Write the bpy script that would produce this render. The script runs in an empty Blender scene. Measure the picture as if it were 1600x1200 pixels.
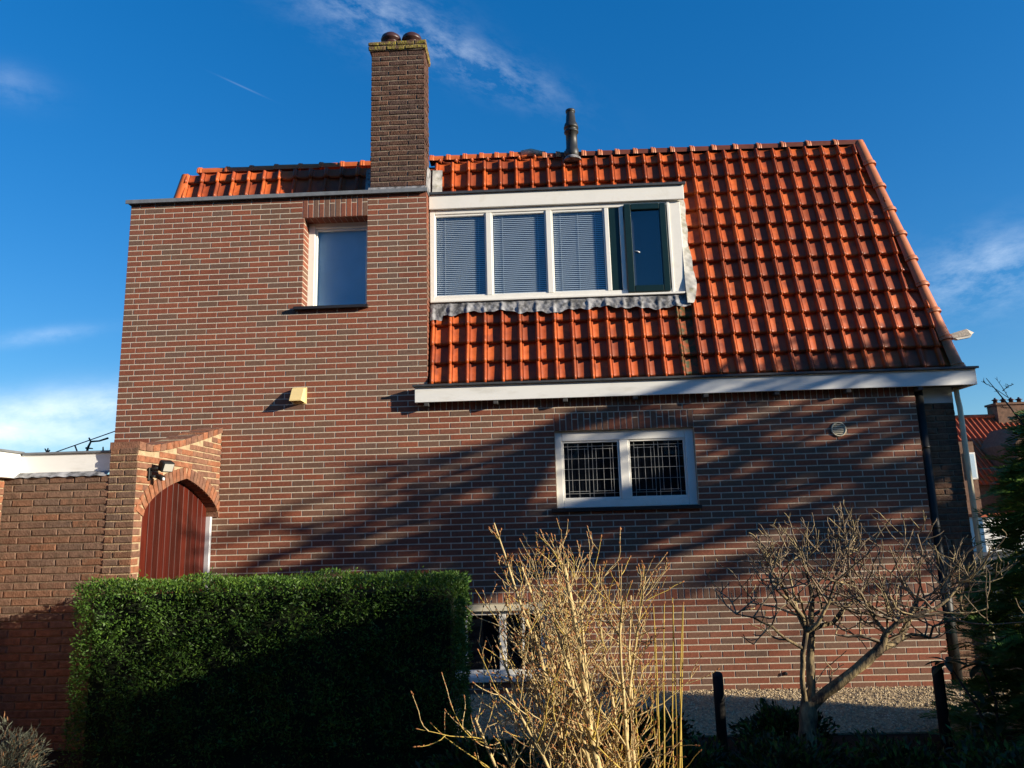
import bpy, bmesh, math, random
import numpy as np
from mathutils import Vector, Matrix
random.seed(7); RNG = np.random.default_rng(7)
R = math.radians
scene = bpy.context.scene
COL = scene.collection

# ------------------------------------------------------------------ camera
CAM = Vector((4.50771, -7.60709, 1.66778))
YAW, PITCH, ROLL = 0.0356, 0.18432, -0.02671
cf = Vector((-math.sin(YAW)*math.cos(PITCH), math.cos(YAW)*math.cos(PITCH), math.sin(PITCH)))
cr0 = Vector((math.cos(YAW), math.sin(YAW), 0)); cu0 = cr0.cross(cf)
cr = math.cos(ROLL)*cr0 + math.sin(ROLL)*cu0
cu = -math.sin(ROLL)*cr0 + math.cos(ROLL)*cu0
cd = bpy.data.cameras.new('camera'); cam = bpy.data.objects.new('camera', cd); COL.objects.link(cam)
m = Matrix((cr, cu, -cf)).transposed().to_4x4(); m.translation = CAM; cam.matrix_world = m
cd.sensor_width = 36; cd.lens = 36*1150/1600; cd.clip_start = 0.05; cd.clip_end = 3000
scene.camera = cam

# ------------------------------------------------------------------ light and sky
SX, SZ = 2.6, 0.74                       # the sun stands at (SX, -1, SZ) from the house wall
SUN = Vector((SX, -1, SZ)).normalized()
EL = math.asin(SUN.z); AZ = math.atan2(SUN.x, SUN.y)
sl = bpy.data.lights.new('sun', 'SUN'); sl.energy = 5.0; sl.angle = R(0.45); sl.color = (1.0, 0.88, 0.70)
so = bpy.data.objects.new('sun', sl); COL.objects.link(so); so.rotation_euler = SUN.to_track_quat('Z', 'Y').to_euler()
so.location = (20, -8, 12)
world = bpy.data.worlds.new('World'); scene.world = world; world.use_nodes = True
wn, wl = world.node_tree.nodes, world.node_tree.links
bg = wn['Background']; bg.inputs['Strength'].default_value = 0.15
sky = wn.new('ShaderNodeTexSky'); sky.sky_type = 'NISHITA'; sky.sun_disc = False
sky.sun_elevation = EL; sky.sun_rotation = AZ; sky.air_density = 1.0; sky.dust_density = 0.15; sky.ozone_density = 4.0
hsv = wn.new('ShaderNodeHueSaturation'); hsv.inputs['Saturation'].default_value = 1.27; hsv.inputs['Hue'].default_value = 0.503
wl.new(sky.outputs[0], hsv.inputs['Color'])
# even out the fall of brightness from horizon to zenith a little
sep = wn.new('ShaderNodeSeparateColor'); sep.mode = 'HSV'; wl.new(hsv.outputs[0], sep.inputs[0])
pw = wn.new('ShaderNodeMath'); pw.operation = 'POWER'; wl.new(sep.outputs[2], pw.inputs[0]); pw.inputs[1].default_value = -0.34
scl = wn.new('ShaderNodeVectorMath'); scl.operation = 'SCALE'; wl.new(hsv.outputs[0], scl.inputs[0]); wl.new(pw.outputs[0], scl.inputs['Scale'])
def wmath(op, a, b=None, clamp=False):
    n = wn.new('ShaderNodeMath'); n.operation = op; n.use_clamp = clamp
    for i, v in enumerate((a, b)):
        if v is None: continue
        if isinstance(v, (int, float)): n.inputs[i].default_value = v
        else: wl.new(v, n.inputs[i])
    return n.outputs[0]
tc = wn.new('ShaderNodeTexCoord')
def wdot(v):
    n = wn.new('ShaderNodeVectorMath'); n.operation = 'DOT_PRODUCT'; wl.new(tc.outputs['Generated'], n.inputs[0]); n.inputs[1].default_value = v
    return n.outputs['Value']
def cirrus(c, a, length, width, nscale, gain, soft=0.45):
    """a wisp of high cloud lying along direction a round the sky direction c"""
    c = Vector(c).normalized(); a = Vector(a); a = (a-c*a.dot(c)).normalized(); b = c.cross(a)
    u = wmath('DIVIDE', wdot(a), length); v = wmath('DIVIDE', wdot(b), width)
    g = wmath('ADD', wmath('MULTIPLY', u, u), wmath('MULTIPLY', v, v))
    env = wmath('MULTIPLY', wmath('POWER', 2.718, wmath('MULTIPLY', g, -1.0)), wmath('GREATER_THAN', wdot(c), 0.0))
    cmb = wn.new('ShaderNodeCombineXYZ'); wl.new(wmath('MULTIPLY', wdot(a), nscale*0.45), cmb.inputs[0]); wl.new(wmath('MULTIPLY', wdot(b), nscale), cmb.inputs[1])
    nz = wn.new('ShaderNodeTexNoise'); nz.inputs['Scale'].default_value = 1.0; nz.inputs['Detail'].default_value = 9; nz.inputs['Roughness'].default_value = 0.68; nz.inputs['Distortion'].default_value = 0.12
    wl.new(cmb.outputs[0], nz.inputs['Vector'])
    t = wmath('MULTIPLY', wmath('SUBTRACT', nz.outputs['Fac'], soft), 2.6, True)
    return wmath('MULTIPLY', wmath('MULTIPLY', t, env), gain)
def sdir(x, y): return cf + cr*((x-800)/1150) - cu*((y-600)/1150)
wisps = [cirrus(sdir(715, 88), sdir(830, 140)-sdir(600, 40), 0.115, 0.024, 26, 0.42),
         cirrus(sdir(590, 25), sdir(700, 70)-sdir(500, 0), 0.09, 0.035, 26, 0.36),
         cirrus(sdir(1545, 425), sdir(1600, 400)-sdir(1440, 440), 0.085, 0.040, 18, 0.50, 0.42),
         cirrus(sdir(60, 652), sdir(190, 640)-sdir(0, 660), 0.22, 0.026, 13, 0.85, 0.28),
         cirrus(sdir(0, 690), sdir(190, 690)-sdir(0, 690), 0.25, 0.020, 12, 0.7, 0.3),
         cirrus(sdir(5, 132), sdir(60, 142)-sdir(0, 130), 0.04, 0.018, 20, 0.16, 0.35),
         cirrus(sdir(70, 525), sdir(120, 518)-sdir(20, 530), 0.05, 0.008, 20, 0.25, 0.3),
         cirrus(sdir(378, 135), sdir(420, 153)-sdir(330, 112), 0.022, 0.0009, 3, 0.07, 0.0)]
tot = wisps[0]
for w_ in wisps[1:]: tot = wmath('ADD', tot, w_)
tot = wmath('MINIMUM', tot, 0.85)
mixc = wn.new('ShaderNodeMix'); mixc.data_type = 'RGBA'
wl.new(tot, mixc.inputs[0]); wl.new(scl.outputs[0], mixc.inputs[6]); mixc.inputs[7].default_value = (4.2, 4.7, 5.2, 1)
wl.new(mixc.outputs[2], bg.inputs['Color'])

scene.view_settings.view_transform = 'Standard'; scene.view_settings.look = 'None'
scene.view_settings.exposure = 0.88; scene.view_settings.gamma = 1.0
scene.view_settings.use_curve_mapping = False
scene.render.engine = 'CYCLES'
scene.cycles.max_bounces = 8; scene.cycles.transparent_max_bounces = 12
scene.cycles.use_denoising = True

# ------------------------------------------------------------------ materials
MATS = {}
def mat(name, col, rough=0.7, var=0.0, vscale=8.0, bump=0.0, bscale=60.0, spec=0.3, col2=None, c2scale=5.0, c2lo=0.5, c2hi=0.65, metal=0.0, vec=None, sheen=0):
    m_ = bpy.data.materials.new(name); m_.use_nodes = True; MATS[name] = m_
    nt = m_.node_tree; N, L = nt.nodes, nt.links; b = N['Principled BSDF']
    b.inputs['Roughness'].default_value = rough; b.inputs['Specular IOR Level'].default_value = spec; b.inputs['Metallic'].default_value = metal
    geo = N.new('ShaderNodeNewGeometry')
    pos = geo.outputs['Position']
    if vec:
        mp = N.new('ShaderNodeMapping'); mp.inputs['Scale'].default_value = vec; L.new(pos, mp.inputs['Vector']); pos = mp.outputs[0]
    rgb = N.new('ShaderNodeRGB'); rgb.outputs[0].default_value = (*col, 1); out = rgb.outputs[0]
    if col2:
        n = N.new('ShaderNodeTexNoise'); n.inputs['Scale'].default_value = c2scale; n.inputs['Detail'].default_value = 6; n.inputs['Roughness'].default_value = 0.65; L.new(pos, n.inputs['Vector'])
        mr = N.new('ShaderNodeMapRange'); mr.inputs[1].default_value = c2lo; mr.inputs[2].default_value = c2hi; L.new(n.outputs['Fac'], mr.inputs[0])
        mx = N.new('ShaderNodeMix'); mx.data_type = 'RGBA'; L.new(mr.outputs[0], mx.inputs[0]); L.new(out, mx.inputs[6]); mx.inputs[7].default_value = (*col2, 1); out = mx.outputs[2]
    if var:
        n = N.new('ShaderNodeTexNoise'); n.inputs['Scale'].default_value = vscale; n.inputs['Detail'].default_value = 5; L.new(pos, n.inputs['Vector'])
        mr = N.new('ShaderNodeMapRange'); mr.inputs[1].default_value = 0.25; mr.inputs[2].default_value = 0.75; mr.inputs[3].default_value = 1-var; mr.inputs[4].default_value = 1+var; L.new(n.outputs['Fac'], mr.inputs[0])
        mx = N.new('ShaderNodeVectorMath'); mx.operation = 'SCALE'; L.new(out, mx.inputs[0]); L.new(mr.outputs[0], mx.inputs['Scale']); out = mx.outputs[0]
    L.new(out, b.inputs['Base Color'])
    if bump:
        n = N.new('ShaderNodeTexNoise'); n.inputs['Scale'].default_value = bscale; n.inputs['Detail'].default_value = 5; L.new(pos, n.inputs['Vector'])
        bp = N.new('ShaderNodeBump'); bp.inputs['Strength'].default_value = bump; bp.inputs['Distance'].default_value = 0.01; L.new(n.outputs['Fac'], bp.inputs['Height']); L.new(bp.outputs[0], b.inputs['Normal'])
    return m_
def leaf_mat(name, col, col2, trans=0.3, rough=0.5, scale=3.0):
    m_ = mat(name, col, rough, 0.45, 30.0, spec=0.3, col2=col2, c2scale=scale, c2lo=0.42, c2hi=0.62)
    nt = m_.node_tree; N, L = nt.nodes, nt.links; b = N['Principled BSDF']; o = N['Material Output']
    t = N.new('ShaderNodeBsdfTranslucent'); L.new(b.inputs['Base Color'].links[0].from_socket, t.inputs['Color'])
    mx = N.new('ShaderNodeMixShader'); mx.inputs[0].default_value = trans; L.new(b.outputs[0], mx.inputs[1]); L.new(t.outputs[0], mx.inputs[2]); L.new(mx.outputs[0], o.inputs['Surface'])
    return m_
def glass_mat(name, refl, tint=(0.9, 0.95, 1.0), rough=0.02):
    m_ = bpy.data.materials.new(name); m_.use_nodes = True; MATS[name] = m_
    nt = m_.node_tree; N, L = nt.nodes, nt.links; N.remove(N['Principled BSDF']); o = N['Material Output']
    g = N.new('ShaderNodeBsdfGlossy'); g.inputs['Roughness'].default_value = rough; g.inputs['Color'].default_value = (1, 1, 1, 1)
    geo = N.new('ShaderNodeNewGeometry'); nz = N.new('ShaderNodeTexNoise'); nz.inputs['Scale'].default_value = 1.3; L.new(geo.outputs['Position'], nz.inputs['Vector'])
    bp = N.new('ShaderNodeBump'); bp.inputs['Strength'].default_value = 0.05; bp.inputs['Distance'].default_value = 0.05; L.new(nz.outputs['Fac'], bp.inputs['Height']); L.new(bp.outputs[0], g.inputs['Normal'])
    t = N.new('ShaderNodeBsdfTransparent'); t.inputs['Color'].default_value = (*tint, 1)
    f = N.new('ShaderNodeLayerWeight'); f.inputs['Blend'].default_value = 0.5
    p5 = N.new('ShaderNodeMath'); p5.operation = 'POWER'; p5.inputs[1].default_value = 5.0; L.new(f.outputs['Facing'], p5.inputs[0])
    mm = N.new('ShaderNodeMath'); mm.operation = 'MULTIPLY_ADD'; mm.inputs[1].default_value = 0.95; mm.inputs[2].default_value = refl; mm.use_clamp = True; L.new(p5.outputs[0], mm.inputs[0])
    mx = N.new('ShaderNodeMixShader'); L.new(mm.outputs[0], mx.inputs[0]); L.new(t.outputs[0], mx.inputs[1]); L.new(g.outputs[0], mx.inputs[2]); L.new(mx.outputs[0], o.inputs['Surface'])
    return m_

BRICKS = []
for i, c_ in enumerate([(.222, .072, .041), (.205, .072, .043), (.240, .078, .043), (.190, .072, .045), (.214, .080, .049),
                        (.166, .086, .056), (.156, .086, .058), (.172, .084, .054), (.148, .084, .060)]):
    BRICKS.append(mat('strip_brick_%d' % i, c_, 0.7, 0.22, 45, 0.25, 160, 0.25, col2=tuple(q*.72 for q in c_), c2scale=1.3, c2lo=.50, c2hi=.72))
OLD = []
for i, c_ in enumerate([(.178, .096, .060), (.160, .090, .060), (.150, .092, .065), (.196, .098, .058), (.138, .090, .066), (.172, .105, .072)]):
    OLD.append(mat('old_brick_%d' % i, c_, 0.85, 0.35, 22, 0.6, 70, 0.2, col2=(.13, .09, .06), c2scale=14, c2lo=.52, c2hi=.75))
GATE = []
for i, c_ in enumerate([(.25, .100, .054), (.205, .100, .064), (.275, .112, .060), (.175, .088, .060)]):
    GATE.append(mat('gate_brick_%d' % i, c_, 0.85, 0.35, 22, 0.6, 70, 0.2, col2=(.22, .13, .08), c2scale=14, c2lo=.52, c2hi=.75))
CHIM = []
for i, c_ in enumerate([(.098, .053, .038), (.086, .049, .038), (.110, .056, .038), (.078, .048, .039)]):
    CHIM.append(mat('chimney_brick_%d' % i, c_, 0.9, 0.45, 30, 0.8, 60, 0.15))
PIER = []
for i, c_ in enumerate([(.155, .085, .055), (.125, .075, .052), (.175, .100, .060)]):
    PIER.append(mat('pier_brick_%d' % i, c_, 0.9, 0.4, 25, 0.7, 60, 0.15))
mat('lichen_brick', (.13, .085, .055), 0.95, 0.4, 40, 0.9, 60, 0.1, col2=(.24, .20, .045), c2scale=26, c2lo=.44, c2hi=.58)
mat('mortar', (.52, .455, .36), 0.9, 0.15, 30, 0.3, 200, 0.1)
mat('old_mortar', (.17, .125, .085), 0.95, 0.3, 18, 0.6, 90, 0.1)
mat('gate_mortar', (.38, .29, .18), 0.95, 0.3, 18, 0.6, 90, 0.1)
mat('chimney_mortar', (.24, .19, .14), 0.95, 0.3, 18, 0.6, 90, 0.1)
TILES = []
for i, c_ in enumerate([(.38, .072, .015), (.31, .058, .014), (.43, .088, .018), (.24, .050, .015)]):
    TILES.append(mat('clay_tile_%d' % i, c_, 0.40, 0.20, 14, 0.10, 40, 0.25, col2=(.17, .034, .014), c2scale=6, c2lo=.48, c2hi=.72))
mat('algae_tile', (.26, .052, .015), 0.5, 0.2, 14, 0.1, 40, 0.2, col2=(.045, .050, .016), c2scale=16, c2lo=.42, c2hi=.58)
mat('ridge_tile', (.46, .150, .060), 0.45, 0.15, 12, 0.08, 40, 0.35)
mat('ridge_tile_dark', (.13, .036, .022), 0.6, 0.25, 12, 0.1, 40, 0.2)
mat('ridge_tile_orange', (.50, .115, .028), 0.42, 0.15, 12, 0.08, 40, 0.35)
mat('white_paint', (.77, .75, .69), 0.45, 0.05, 6, 0.06, 60, 0.35, col2=(.66, .63, .55), c2scale=6, c2lo=.55, c2hi=.75)
mat('white_board', (.74, .74, .71), 0.45, 0.06, 4, 0.05, 60, 0.35, col2=(.60, .59, .54), c2scale=7, c2lo=.55, c2hi=.75, vec=(.35, 1, 1.6))
mat('green_paint', (.006, .020, .020), 0.3, 0.1, 10, spec=0.35)
mat('zinc', (.16, .17, .18), 0.5, 0.2, 14, 0.1, 40, 0.5)
mat('dark_zinc', (.045, .048, .052), 0.5, 0.3, 14, 0.1, 40, 0.5)
mat('lead', (.30, .30, .31), 0.6, 0.35, 9, 0.5, 30, 0.3, col2=(.075, .075, .075), c2scale=11, c2lo=.44, c2hi=.62)
mat('bright_lead', (.42, .41, .38), 0.6, 0.25, 9, 0.3, 24, 0.4, col2=(.24, .23, .16), c2scale=11, c2lo=.50, c2hi=.66)
mat('soffit', (.05, .05, .05), 0.8)
mat('room_dark', (.035, .035, .04), 0.9)  # near-black colour stands in for the lack of light behind the glass
mat('blind', (.50, .50, .48), 0.5, 0.05, 5)
mat('roller_blind', (.62, .65, .67), 0.8, 0.08, 5)
mat('lead_came', (.30, .30, .29), 0.5)
mat('sill_tile', (.022, .020, .020), 0.35, spec=0.5)
mat('black_plastic', (.012, .013, .013), 0.5, 0.15, 10, spec=0.25)
mat('flue', (.020, .022, .022), 0.5, 0.15, 10, spec=0.5)
mat('beige_plastic', (.72, .56, .26), 0.5, 0.06, 10)
mat('cream_plastic', (.60, .54, .40), 0.5, 0.06, 10)
mat('cream_pipe', (.66, .60, .42), 0.45, 0.1, 8)
mat('pot_clay', (.050, .022, .020), 0.4, 0.2, 12, spec=0.4)
DOOR = [mat('door_plank_%d' % i, c_, 0.45, 0.35, 6, 0.1, 40, 0.2, vec=(9, 9, .8)) for i, c_ in enumerate([(.060, .009, .005), (.040, .007, .004), (.080, .012, .006)])]
mat('aluminium', (.62, .63, .66), 0.35, metal=0.2)
mat('flood_glass', (.42, .41, .36), 0.12, spec=0.7)
mat('lamp_glass', (.75, .75, .70), 0.15, spec=0.6)
mat('bark_tan', (.50, .38, .18), 0.75, 0.4, 30, 0.4, 90)
mat('bark_yellow', (.46, .33, .07), 0.6, 0.3, 30)
mat('bud_red', (.30, .125, .045), 0.7, 0.4, 40)
mat('bark_pale', (.42, .33, .17), 0.8, 0.5, 18, 0.6, 60, col2=(.07, .05, .032), c2scale=14, c2lo=.40, c2hi=.62)
mat('bark_trunk', (.27, .205, .105), 0.85, 0.5, 18, 0.8, 60, col2=(.06, .044, .03), c2scale=16, c2lo=.40, c2hi=.60, vec=(1, 1, .35))
mat('twig_brown', (.22, .165, .105), 0.8, 0.4, 25)
mat('bark_dark', (.07, .05, .035), 0.9, 0.3, 20)
mat('post_black', (.018, .017, .016), 0.7, 0.3, 20, 0.2, 60)
mat('soil', (.022, .017, .012), 0.95, 0.5, 9, 0.9, 35, 0.1)
mat('gravel_base', (.38, .29, .17), 0.95, 0.5, 60, 1.0, 90, 0.1)
PEB = [mat('pebble_%d' % i, c_, 0.8, 0.2, 40) for i, c_ in enumerate([(.52, .40, .23), (.42, .32, .19), (.60, .48, .31), (.30, .23, .15)])]
mat('paving', (.20, .19, .175), 0.9, 0.3, 12, 0.3, 50)
mat('asphalt', (.05, .05, .05), 0.9, 0.3, 20, 0.4, 80)
mat('stone_edge', (.17, .155, .13), 0.9, 0.4, 12, 0.6, 40)
mat('plain_brick_wall', (.17, .075, .05), 0.9, 0.3, 25, 0.4, 60)
mat('shed_roof', (.05, .05, .05), 0.9)
mat('far_tile', (.40, .085, .030), 0.6, 0.3, 6)
mat('far_brick', (.15, .085, .055), 0.9, 0.35, 9, 0.4, 40)
mat('lamp_grey', (.42, .38, .32), 0.7, 0.4, 30, 0.3, 60)
mat('wire', (.03, .03, .035), 0.6)
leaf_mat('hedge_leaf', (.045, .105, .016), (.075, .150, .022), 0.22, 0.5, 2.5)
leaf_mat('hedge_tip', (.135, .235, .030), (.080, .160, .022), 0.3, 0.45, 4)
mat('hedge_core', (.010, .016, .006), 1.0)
leaf_mat('thuja_leaf', (.070, .145, .030), (.115, .200, .040), 0.25, 0.5, 3)
leaf_mat('euonymus_leaf', (.42, .37, .06), (.10, .17, .03), 0.3, 0.4, 7)
leaf_mat('rhododendron_leaf', (.022, .045, .020), (.032, .06, .026), 0.1, 0.3, 5)
leaf_mat('ground_leaf', (.020, .035, .012), (.045, .050, .020), 0.2, 0.5, 5)
leaf_mat('blade_leaf', (.060, .085, .022), (.105, .12, .035), 0.25, 0.45, 3)
leaf_mat('lavender_leaf', (.17, .18, .13), (.11, .12, .08), 0.2, 0.7, 8)
mat('lavender_stalk', (.20, .10, .045), 0.8, 0.4, 30)
glass_mat('glass', 0.055); glass_mat('glass_dark', 0.025, (.6, .65, .7)); glass_mat('glass_film', 0.06, (.80, .88, .94), 0.04)
M = MATS

# ------------------------------------------------------------------ object helpers
LOC = {}
def put(o, parent=None):
    COL.objects.link(o)
    if parent is not None:
        o.parent = parent; o.matrix_parent_inverse = Matrix.Translation(-LOC[parent.name])
    LOC[o.name] = Vector(o.location)
    return o
def tag(o, label=None, cat=None, group=None, kind=None):
    if label: o['label'] = label
    if cat: o['category'] = cat
    if group: o['group'] = group
    if kind: o['kind'] = kind
    return o
def thing(name, loc, label, cat, group=None):
    o = bpy.data.objects.new(name, None); o.location = loc; o.empty_display_size = 0.2
    put(o); return tag(o, label, cat, group)
class MB:
    """collects geometry; build() links it as one mesh object"""
    def __init__(s): s.v = []; s.f = []; s.mi = []; s.sm = []
    def add(s, vs, fs, mi=0, smooth=False):
        b = len(s.v); s.v += [tuple(v) for v in vs]
        for f in fs: s.f.append(tuple(b+i for i in f)); s.mi.append(mi); s.sm.append(smooth)
    def box(s, x0, x1, y0, y1, z0, z1, mi=0):
        s.add([(x0, y0, z0), (x1, y0, z0), (x1, y1, z0), (x0, y1, z0), (x0, y0, z1), (x1, y0, z1), (x1, y1, z1), (x0, y1, z1)],
              [(0, 3, 2, 1), (4, 5, 6, 7), (0, 1, 5, 4), (1, 2, 6, 5), (2, 3, 7, 6), (3, 0, 4, 7)], mi)
    def bbox(s, x0, x1, y0, y1, z0, z1, c=0.004, mi=0):
        """box with chamfered edges"""
        bm = bmesh.new(); bmesh.ops.create_cube(bm, size=1)
        for v in bm.verts: v.co = Vector(((x0+x1)/2+v.co.x*(x1-x0), (y0+y1)/2+v.co.y*(y1-y0), (z0+z1)/2+v.co.z*(z1-z0)))
        bmesh.ops.bevel(bm, geom=bm.edges[:], offset=c, segments=1, affect='EDGES', profile=0.5)
        bm.verts.index_update(); s.add([v.co[:] for v in bm.verts], [[v.index for v in f.verts] for f in bm.faces], mi); bm.free()
    def tube(s, pts, rad, n=6, mi=0, cap=True, smooth=True):
        pts = [Vector(p) for p in pts]
        if not hasattr(rad, '__len__'): rad = [rad]*len(pts)
        rings = []; up = Vector((0.31, 0.17, 0.93)); N_ = len(pts)
        for i, p in enumerate(pts):
            t = (pts[min(i+1, N_-1)]-pts[max(i-1, 0)])
            if t.length < 1e-9: t = Vector((0, 0, 1))
            t.normalize(); a = t.cross(up)
            if a.length < 1e-3: a = t.cross(Vector((1, 0, 0)))
            a.normalize(); b = t.cross(a)
            rings.append([p+(a*math.cos(2*math.pi*k/n)+b*math.sin(2*math.pi*k/n))*rad[i] for k in range(n)])
        vs = [v for r in rings for v in r]; fs = []
        for i in range(N_-1):
            for k in range(n):
                fs.append((i*n+k, i*n+(k+1) % n, (i+1)*n+(k+1) % n, (i+1)*n+k))
        s.add(vs, fs, mi, smooth)
        if cap:
            b = len(s.v)-len(vs)
            s.f.append(tuple(b+k for k in range(n))[::-1]); s.mi.append(mi); s.sm.append(False)
            s.f.append(tuple(b+(N_-1)*n+k for k in range(n))); s.mi.append(mi); s.sm.append(False)
    def lathe(s, c, prof, n=16, mi=0, axis='Z', smooth=True):
        vs = []
        for r, h in prof:
            for k in range(n):
                a = 2*math.pi*k/n; q = (r*math.cos(a), r*math.sin(a), h)
                if axis == 'Y': q = (q[0], q[2], q[1])
                if axis == 'X': q = (q[2], q[0], q[1])
                vs.append((c[0]+q[0], c[1]+q[1], c[2]+q[2]))
        fs = [(i*n+k, i*n+(k+1) % n, (i+1)*n+(k+1) % n, (i+1)*n+k) for i in range(len(prof)-1) for k in range(n)]
        s.add(vs, fs, mi, smooth)
        b = len(s.v)-len(vs)
        s.f.append(tuple(b+k for k in range(n))[::-1]); s.mi.append(mi); s.sm.append(False)
        s.f.append(tuple(b+(len(prof)-1)*n+k for k in range(n))); s.mi.append(mi); s.sm.append(False)
    def mesh(s, name, mats):
        me = bpy.data.meshes.new(name); me.from_pydata(s.v, [], s.f)
        for m_ in (mats if isinstance(mats, (list, tuple)) else [mats]): me.materials.append(M[m_] if isinstance(m_, str) else m_)
        me.polygons.foreach_set('material_index', s.mi); me.polygons.foreach_set('use_smooth', s.sm); me.update()
        return me
    def build(s, name, mats, parent=None, kind=None):
        o = bpy.data.objects.new(name, s.mesh(name, mats)); put(o, parent)
        if kind: o['kind'] = kind
        return o
def box(name, mat_, parent, *a, c=0.004):
    b = MB(); b.bbox(*a, c=c) if c else b.box(*a); return b.build(name, mat_, parent)
def inst(name, me, loc, parent, rot=(0, 0, 0)):
    o = bpy.data.objects.new(name, me); o.location = loc; o.rotation_euler = rot; return put(o, parent)

def leaves(name, P, D, Nn, L_, W_, mats, mi, parent, kind=None, bend=0.0):
    """many small leaf blades: base points P, directions D, rough normals Nn, lengths, widths"""
    n = len(P); D = D/np.linalg.norm(D, axis=1, keepdims=True)
    S = np.cross(D, Nn); S /= (np.linalg.norm(S, axis=1, keepdims=True)+1e-9); U = np.cross(S, D)
    L_ = L_[:, None]; W_ = W_[:, None]
    v = np.empty((n, 4, 3)); v[:, 0] = P; v[:, 1] = P+D*L_*0.5+S*W_*0.5+U*L_*bend; v[:, 2] = P+D*L_; v[:, 3] = P+D*L_*0.5-S*W_*0.5+U*L_*bend
    me = bpy.data.meshes.new(name)
    me.vertices.add(n*4); me.vertices.foreach_set('co', v.reshape(-1))
    me.loops.add(n*6); me.polygons.add(n*2)
    base = np.arange(n)[:, None]*4
    tri = np.concatenate([base+np.array([[0, 1, 2]]), base+np.array([[0, 2, 3]])], axis=1).reshape(-1)
    me.loops.foreach_set('vertex_index', tri.astype(np.int32))
    me.polygons.foreach_set('loop_start', np.arange(n*2, dtype=np.int32)*3)
    for m_ in mats: me.materials.append(M[m_])
    me.polygons.foreach_set('material_index', np.repeat(mi, 2).astype(np.int32))
    me.update(calc_edges=True); me.validate()
    o = bpy.data.objects.new(name, me); put(o, parent)
    if kind: o['kind'] = kind
    return o
def rdir(n):
    d = RNG.normal(size=(n, 3)); return d/np.linalg.norm(d, axis=1, keepdims=True)

# ------------------------------------------------------------------ bricks
def brick_mesh(l, h, d, mat_, seed, rough=0.0, ch=0.002):
    """one brick, back at y = 0 ... front face at y = -d, centred on x and z"""
    r = random.Random(seed); c = min(ch, h*0.25, d*.6)
    j = lambda: r.uniform(-rough, rough)
    x, z = l/2, h/2
    vs = [(-x, 0, -z), (x, 0, -z), (x, 0, z), (-x, 0, z),
          (-x+j(), -d+c, -z+j()), (x+j(), -d+c, -z+j()), (x+j(), -d+c, z+j()), (-x+j(), -d+c, z+j()),
          (-x+c+j(), -d+j(), -z+c+j()), (x-c+j(), -d+j(), -z+c+j()), (x-c+j(), -d+j(), z-c+j()), (-x+c+j(), -d+j(), z-c+j())]
    fs = [(8, 9, 10, 11), (4, 5, 9, 8), (5, 6, 10, 9), (6, 7, 11, 10), (7, 4, 8, 11), (0, 1, 5, 4), (1, 2, 6, 5), (2, 3, 7, 6), (3, 0, 4, 7)]
    return vs, fs
def brick_data(name, l, h, d, mat_, seed, rough=0.0, ch=0.003):
    b = MB(); b.add(*brick_mesh(l, h, d, mat_, seed, rough, ch)); return b.mesh(name, mat_)
def frame_pt(face, a, out, z, origin):
    """face 'F': wall facing -Y at y=origin, a = x; face 'S': wall facing +X at x=origin, a = y"""
    return (a, origin-out, z) if face == 'F' else (origin+out, a, z)
def courses(a0, a1, z0, n, ch, holes, L=0.22, joint=0.011, first=(0.165, 0.275), jit=0.0, bed=None):
    bed = joint if bed is None else bed
    out = []
    for i in range(n):
        za, zb = z0+i*ch+bed/2, z0+(i+1)*ch-bed/2; zm = (za+zb)/2
        segs = [(a0, a1)]
        for (h0, h1, hz0, hz1) in holes:
            if hz0 < zm < hz1:
                ns = []
                for s0, s1 in segs:
                    if h1 <= s0 or h0 >= s1: ns.append((s0, s1)); continue
                    if h0 > s0: ns.append((s0, h0))
                    if h1 < s1: ns.append((h1, s1))
                segs = ns
        cuts = [a0]
        p = a0+first[i % 2]
        if first[i % 2] > L: cuts.append(a0+0.105)
        while p < a1: cuts.append(p+random.uniform(-jit, jit)); p += L
        cuts.append(a1)
        for s0, s1 in segs:
            cc = [s0]+[c_ for c_ in cuts if s0+0.045 < c_ < s1-0.045]+[s1]
            for k in range(len(cc)-1):
                out.append((cc[k]+(joint/2 if k else 0), cc[k+1]-(joint/2 if k < len(cc)-2 else 0), za, zb))
    return out
def lay(items, face, origin, d, mats, weights, parent, singles=0, score=None, rough=0.0, name='brick', ch=0.003, std=None, restname='brick_field', out0=0.0):
    """items (a0,a1,z0,z1): the best `singles` of standard length become objects of their own, the rest one part"""
    rest = MB(); cache = {}
    order = list(range(len(items)))
    single = set()
    if singles:
        cand = [i for i in order if (std is None or abs((items[i][1]-items[i][0])-std) < 0.004)]
        if score: cand.sort(key=lambda i: score(items[i]))
        single = set(cand[:singles])
    for i in order:
        a0, a1, z0, z1 = items[i]
        k = random.choices(range(len(mats)), weights)[0]; l, h = a1-a0, z1-z0
        dd = d+random.uniform(-0.0006, 0.0006)*(1+rough*800)
        c_ = frame_pt(face, (a0+a1)/2, out0, (z0+z1)/2, origin)
        if i in single:
            key = (round(l, 3), round(h, 3), k, random.randrange(3 if rough else 1))
            if key not in cache: cache[key] = brick_data(name, l, h, d, mats[k], hash(key) & 0xffff, rough, ch)
            inst(name, cache[key], c_, parent, (0, 0, 0 if face == 'F' else math.pi/2))
        else:
            vs, fs = brick_mesh(l, h, dd, None, i, rough, ch)
            if face == 'F': vs = [(c_[0]+x, c_[1]+y, c_[2]+z) for x, y, z in vs]
            else: vs = [(c_[0]-y, c_[1]+x, c_[2]+z) for x, y, z in vs]
            rest.add(vs, fs, k)
    if rest.v: rest.build(restname, mats, parent, 'stuff')
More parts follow.
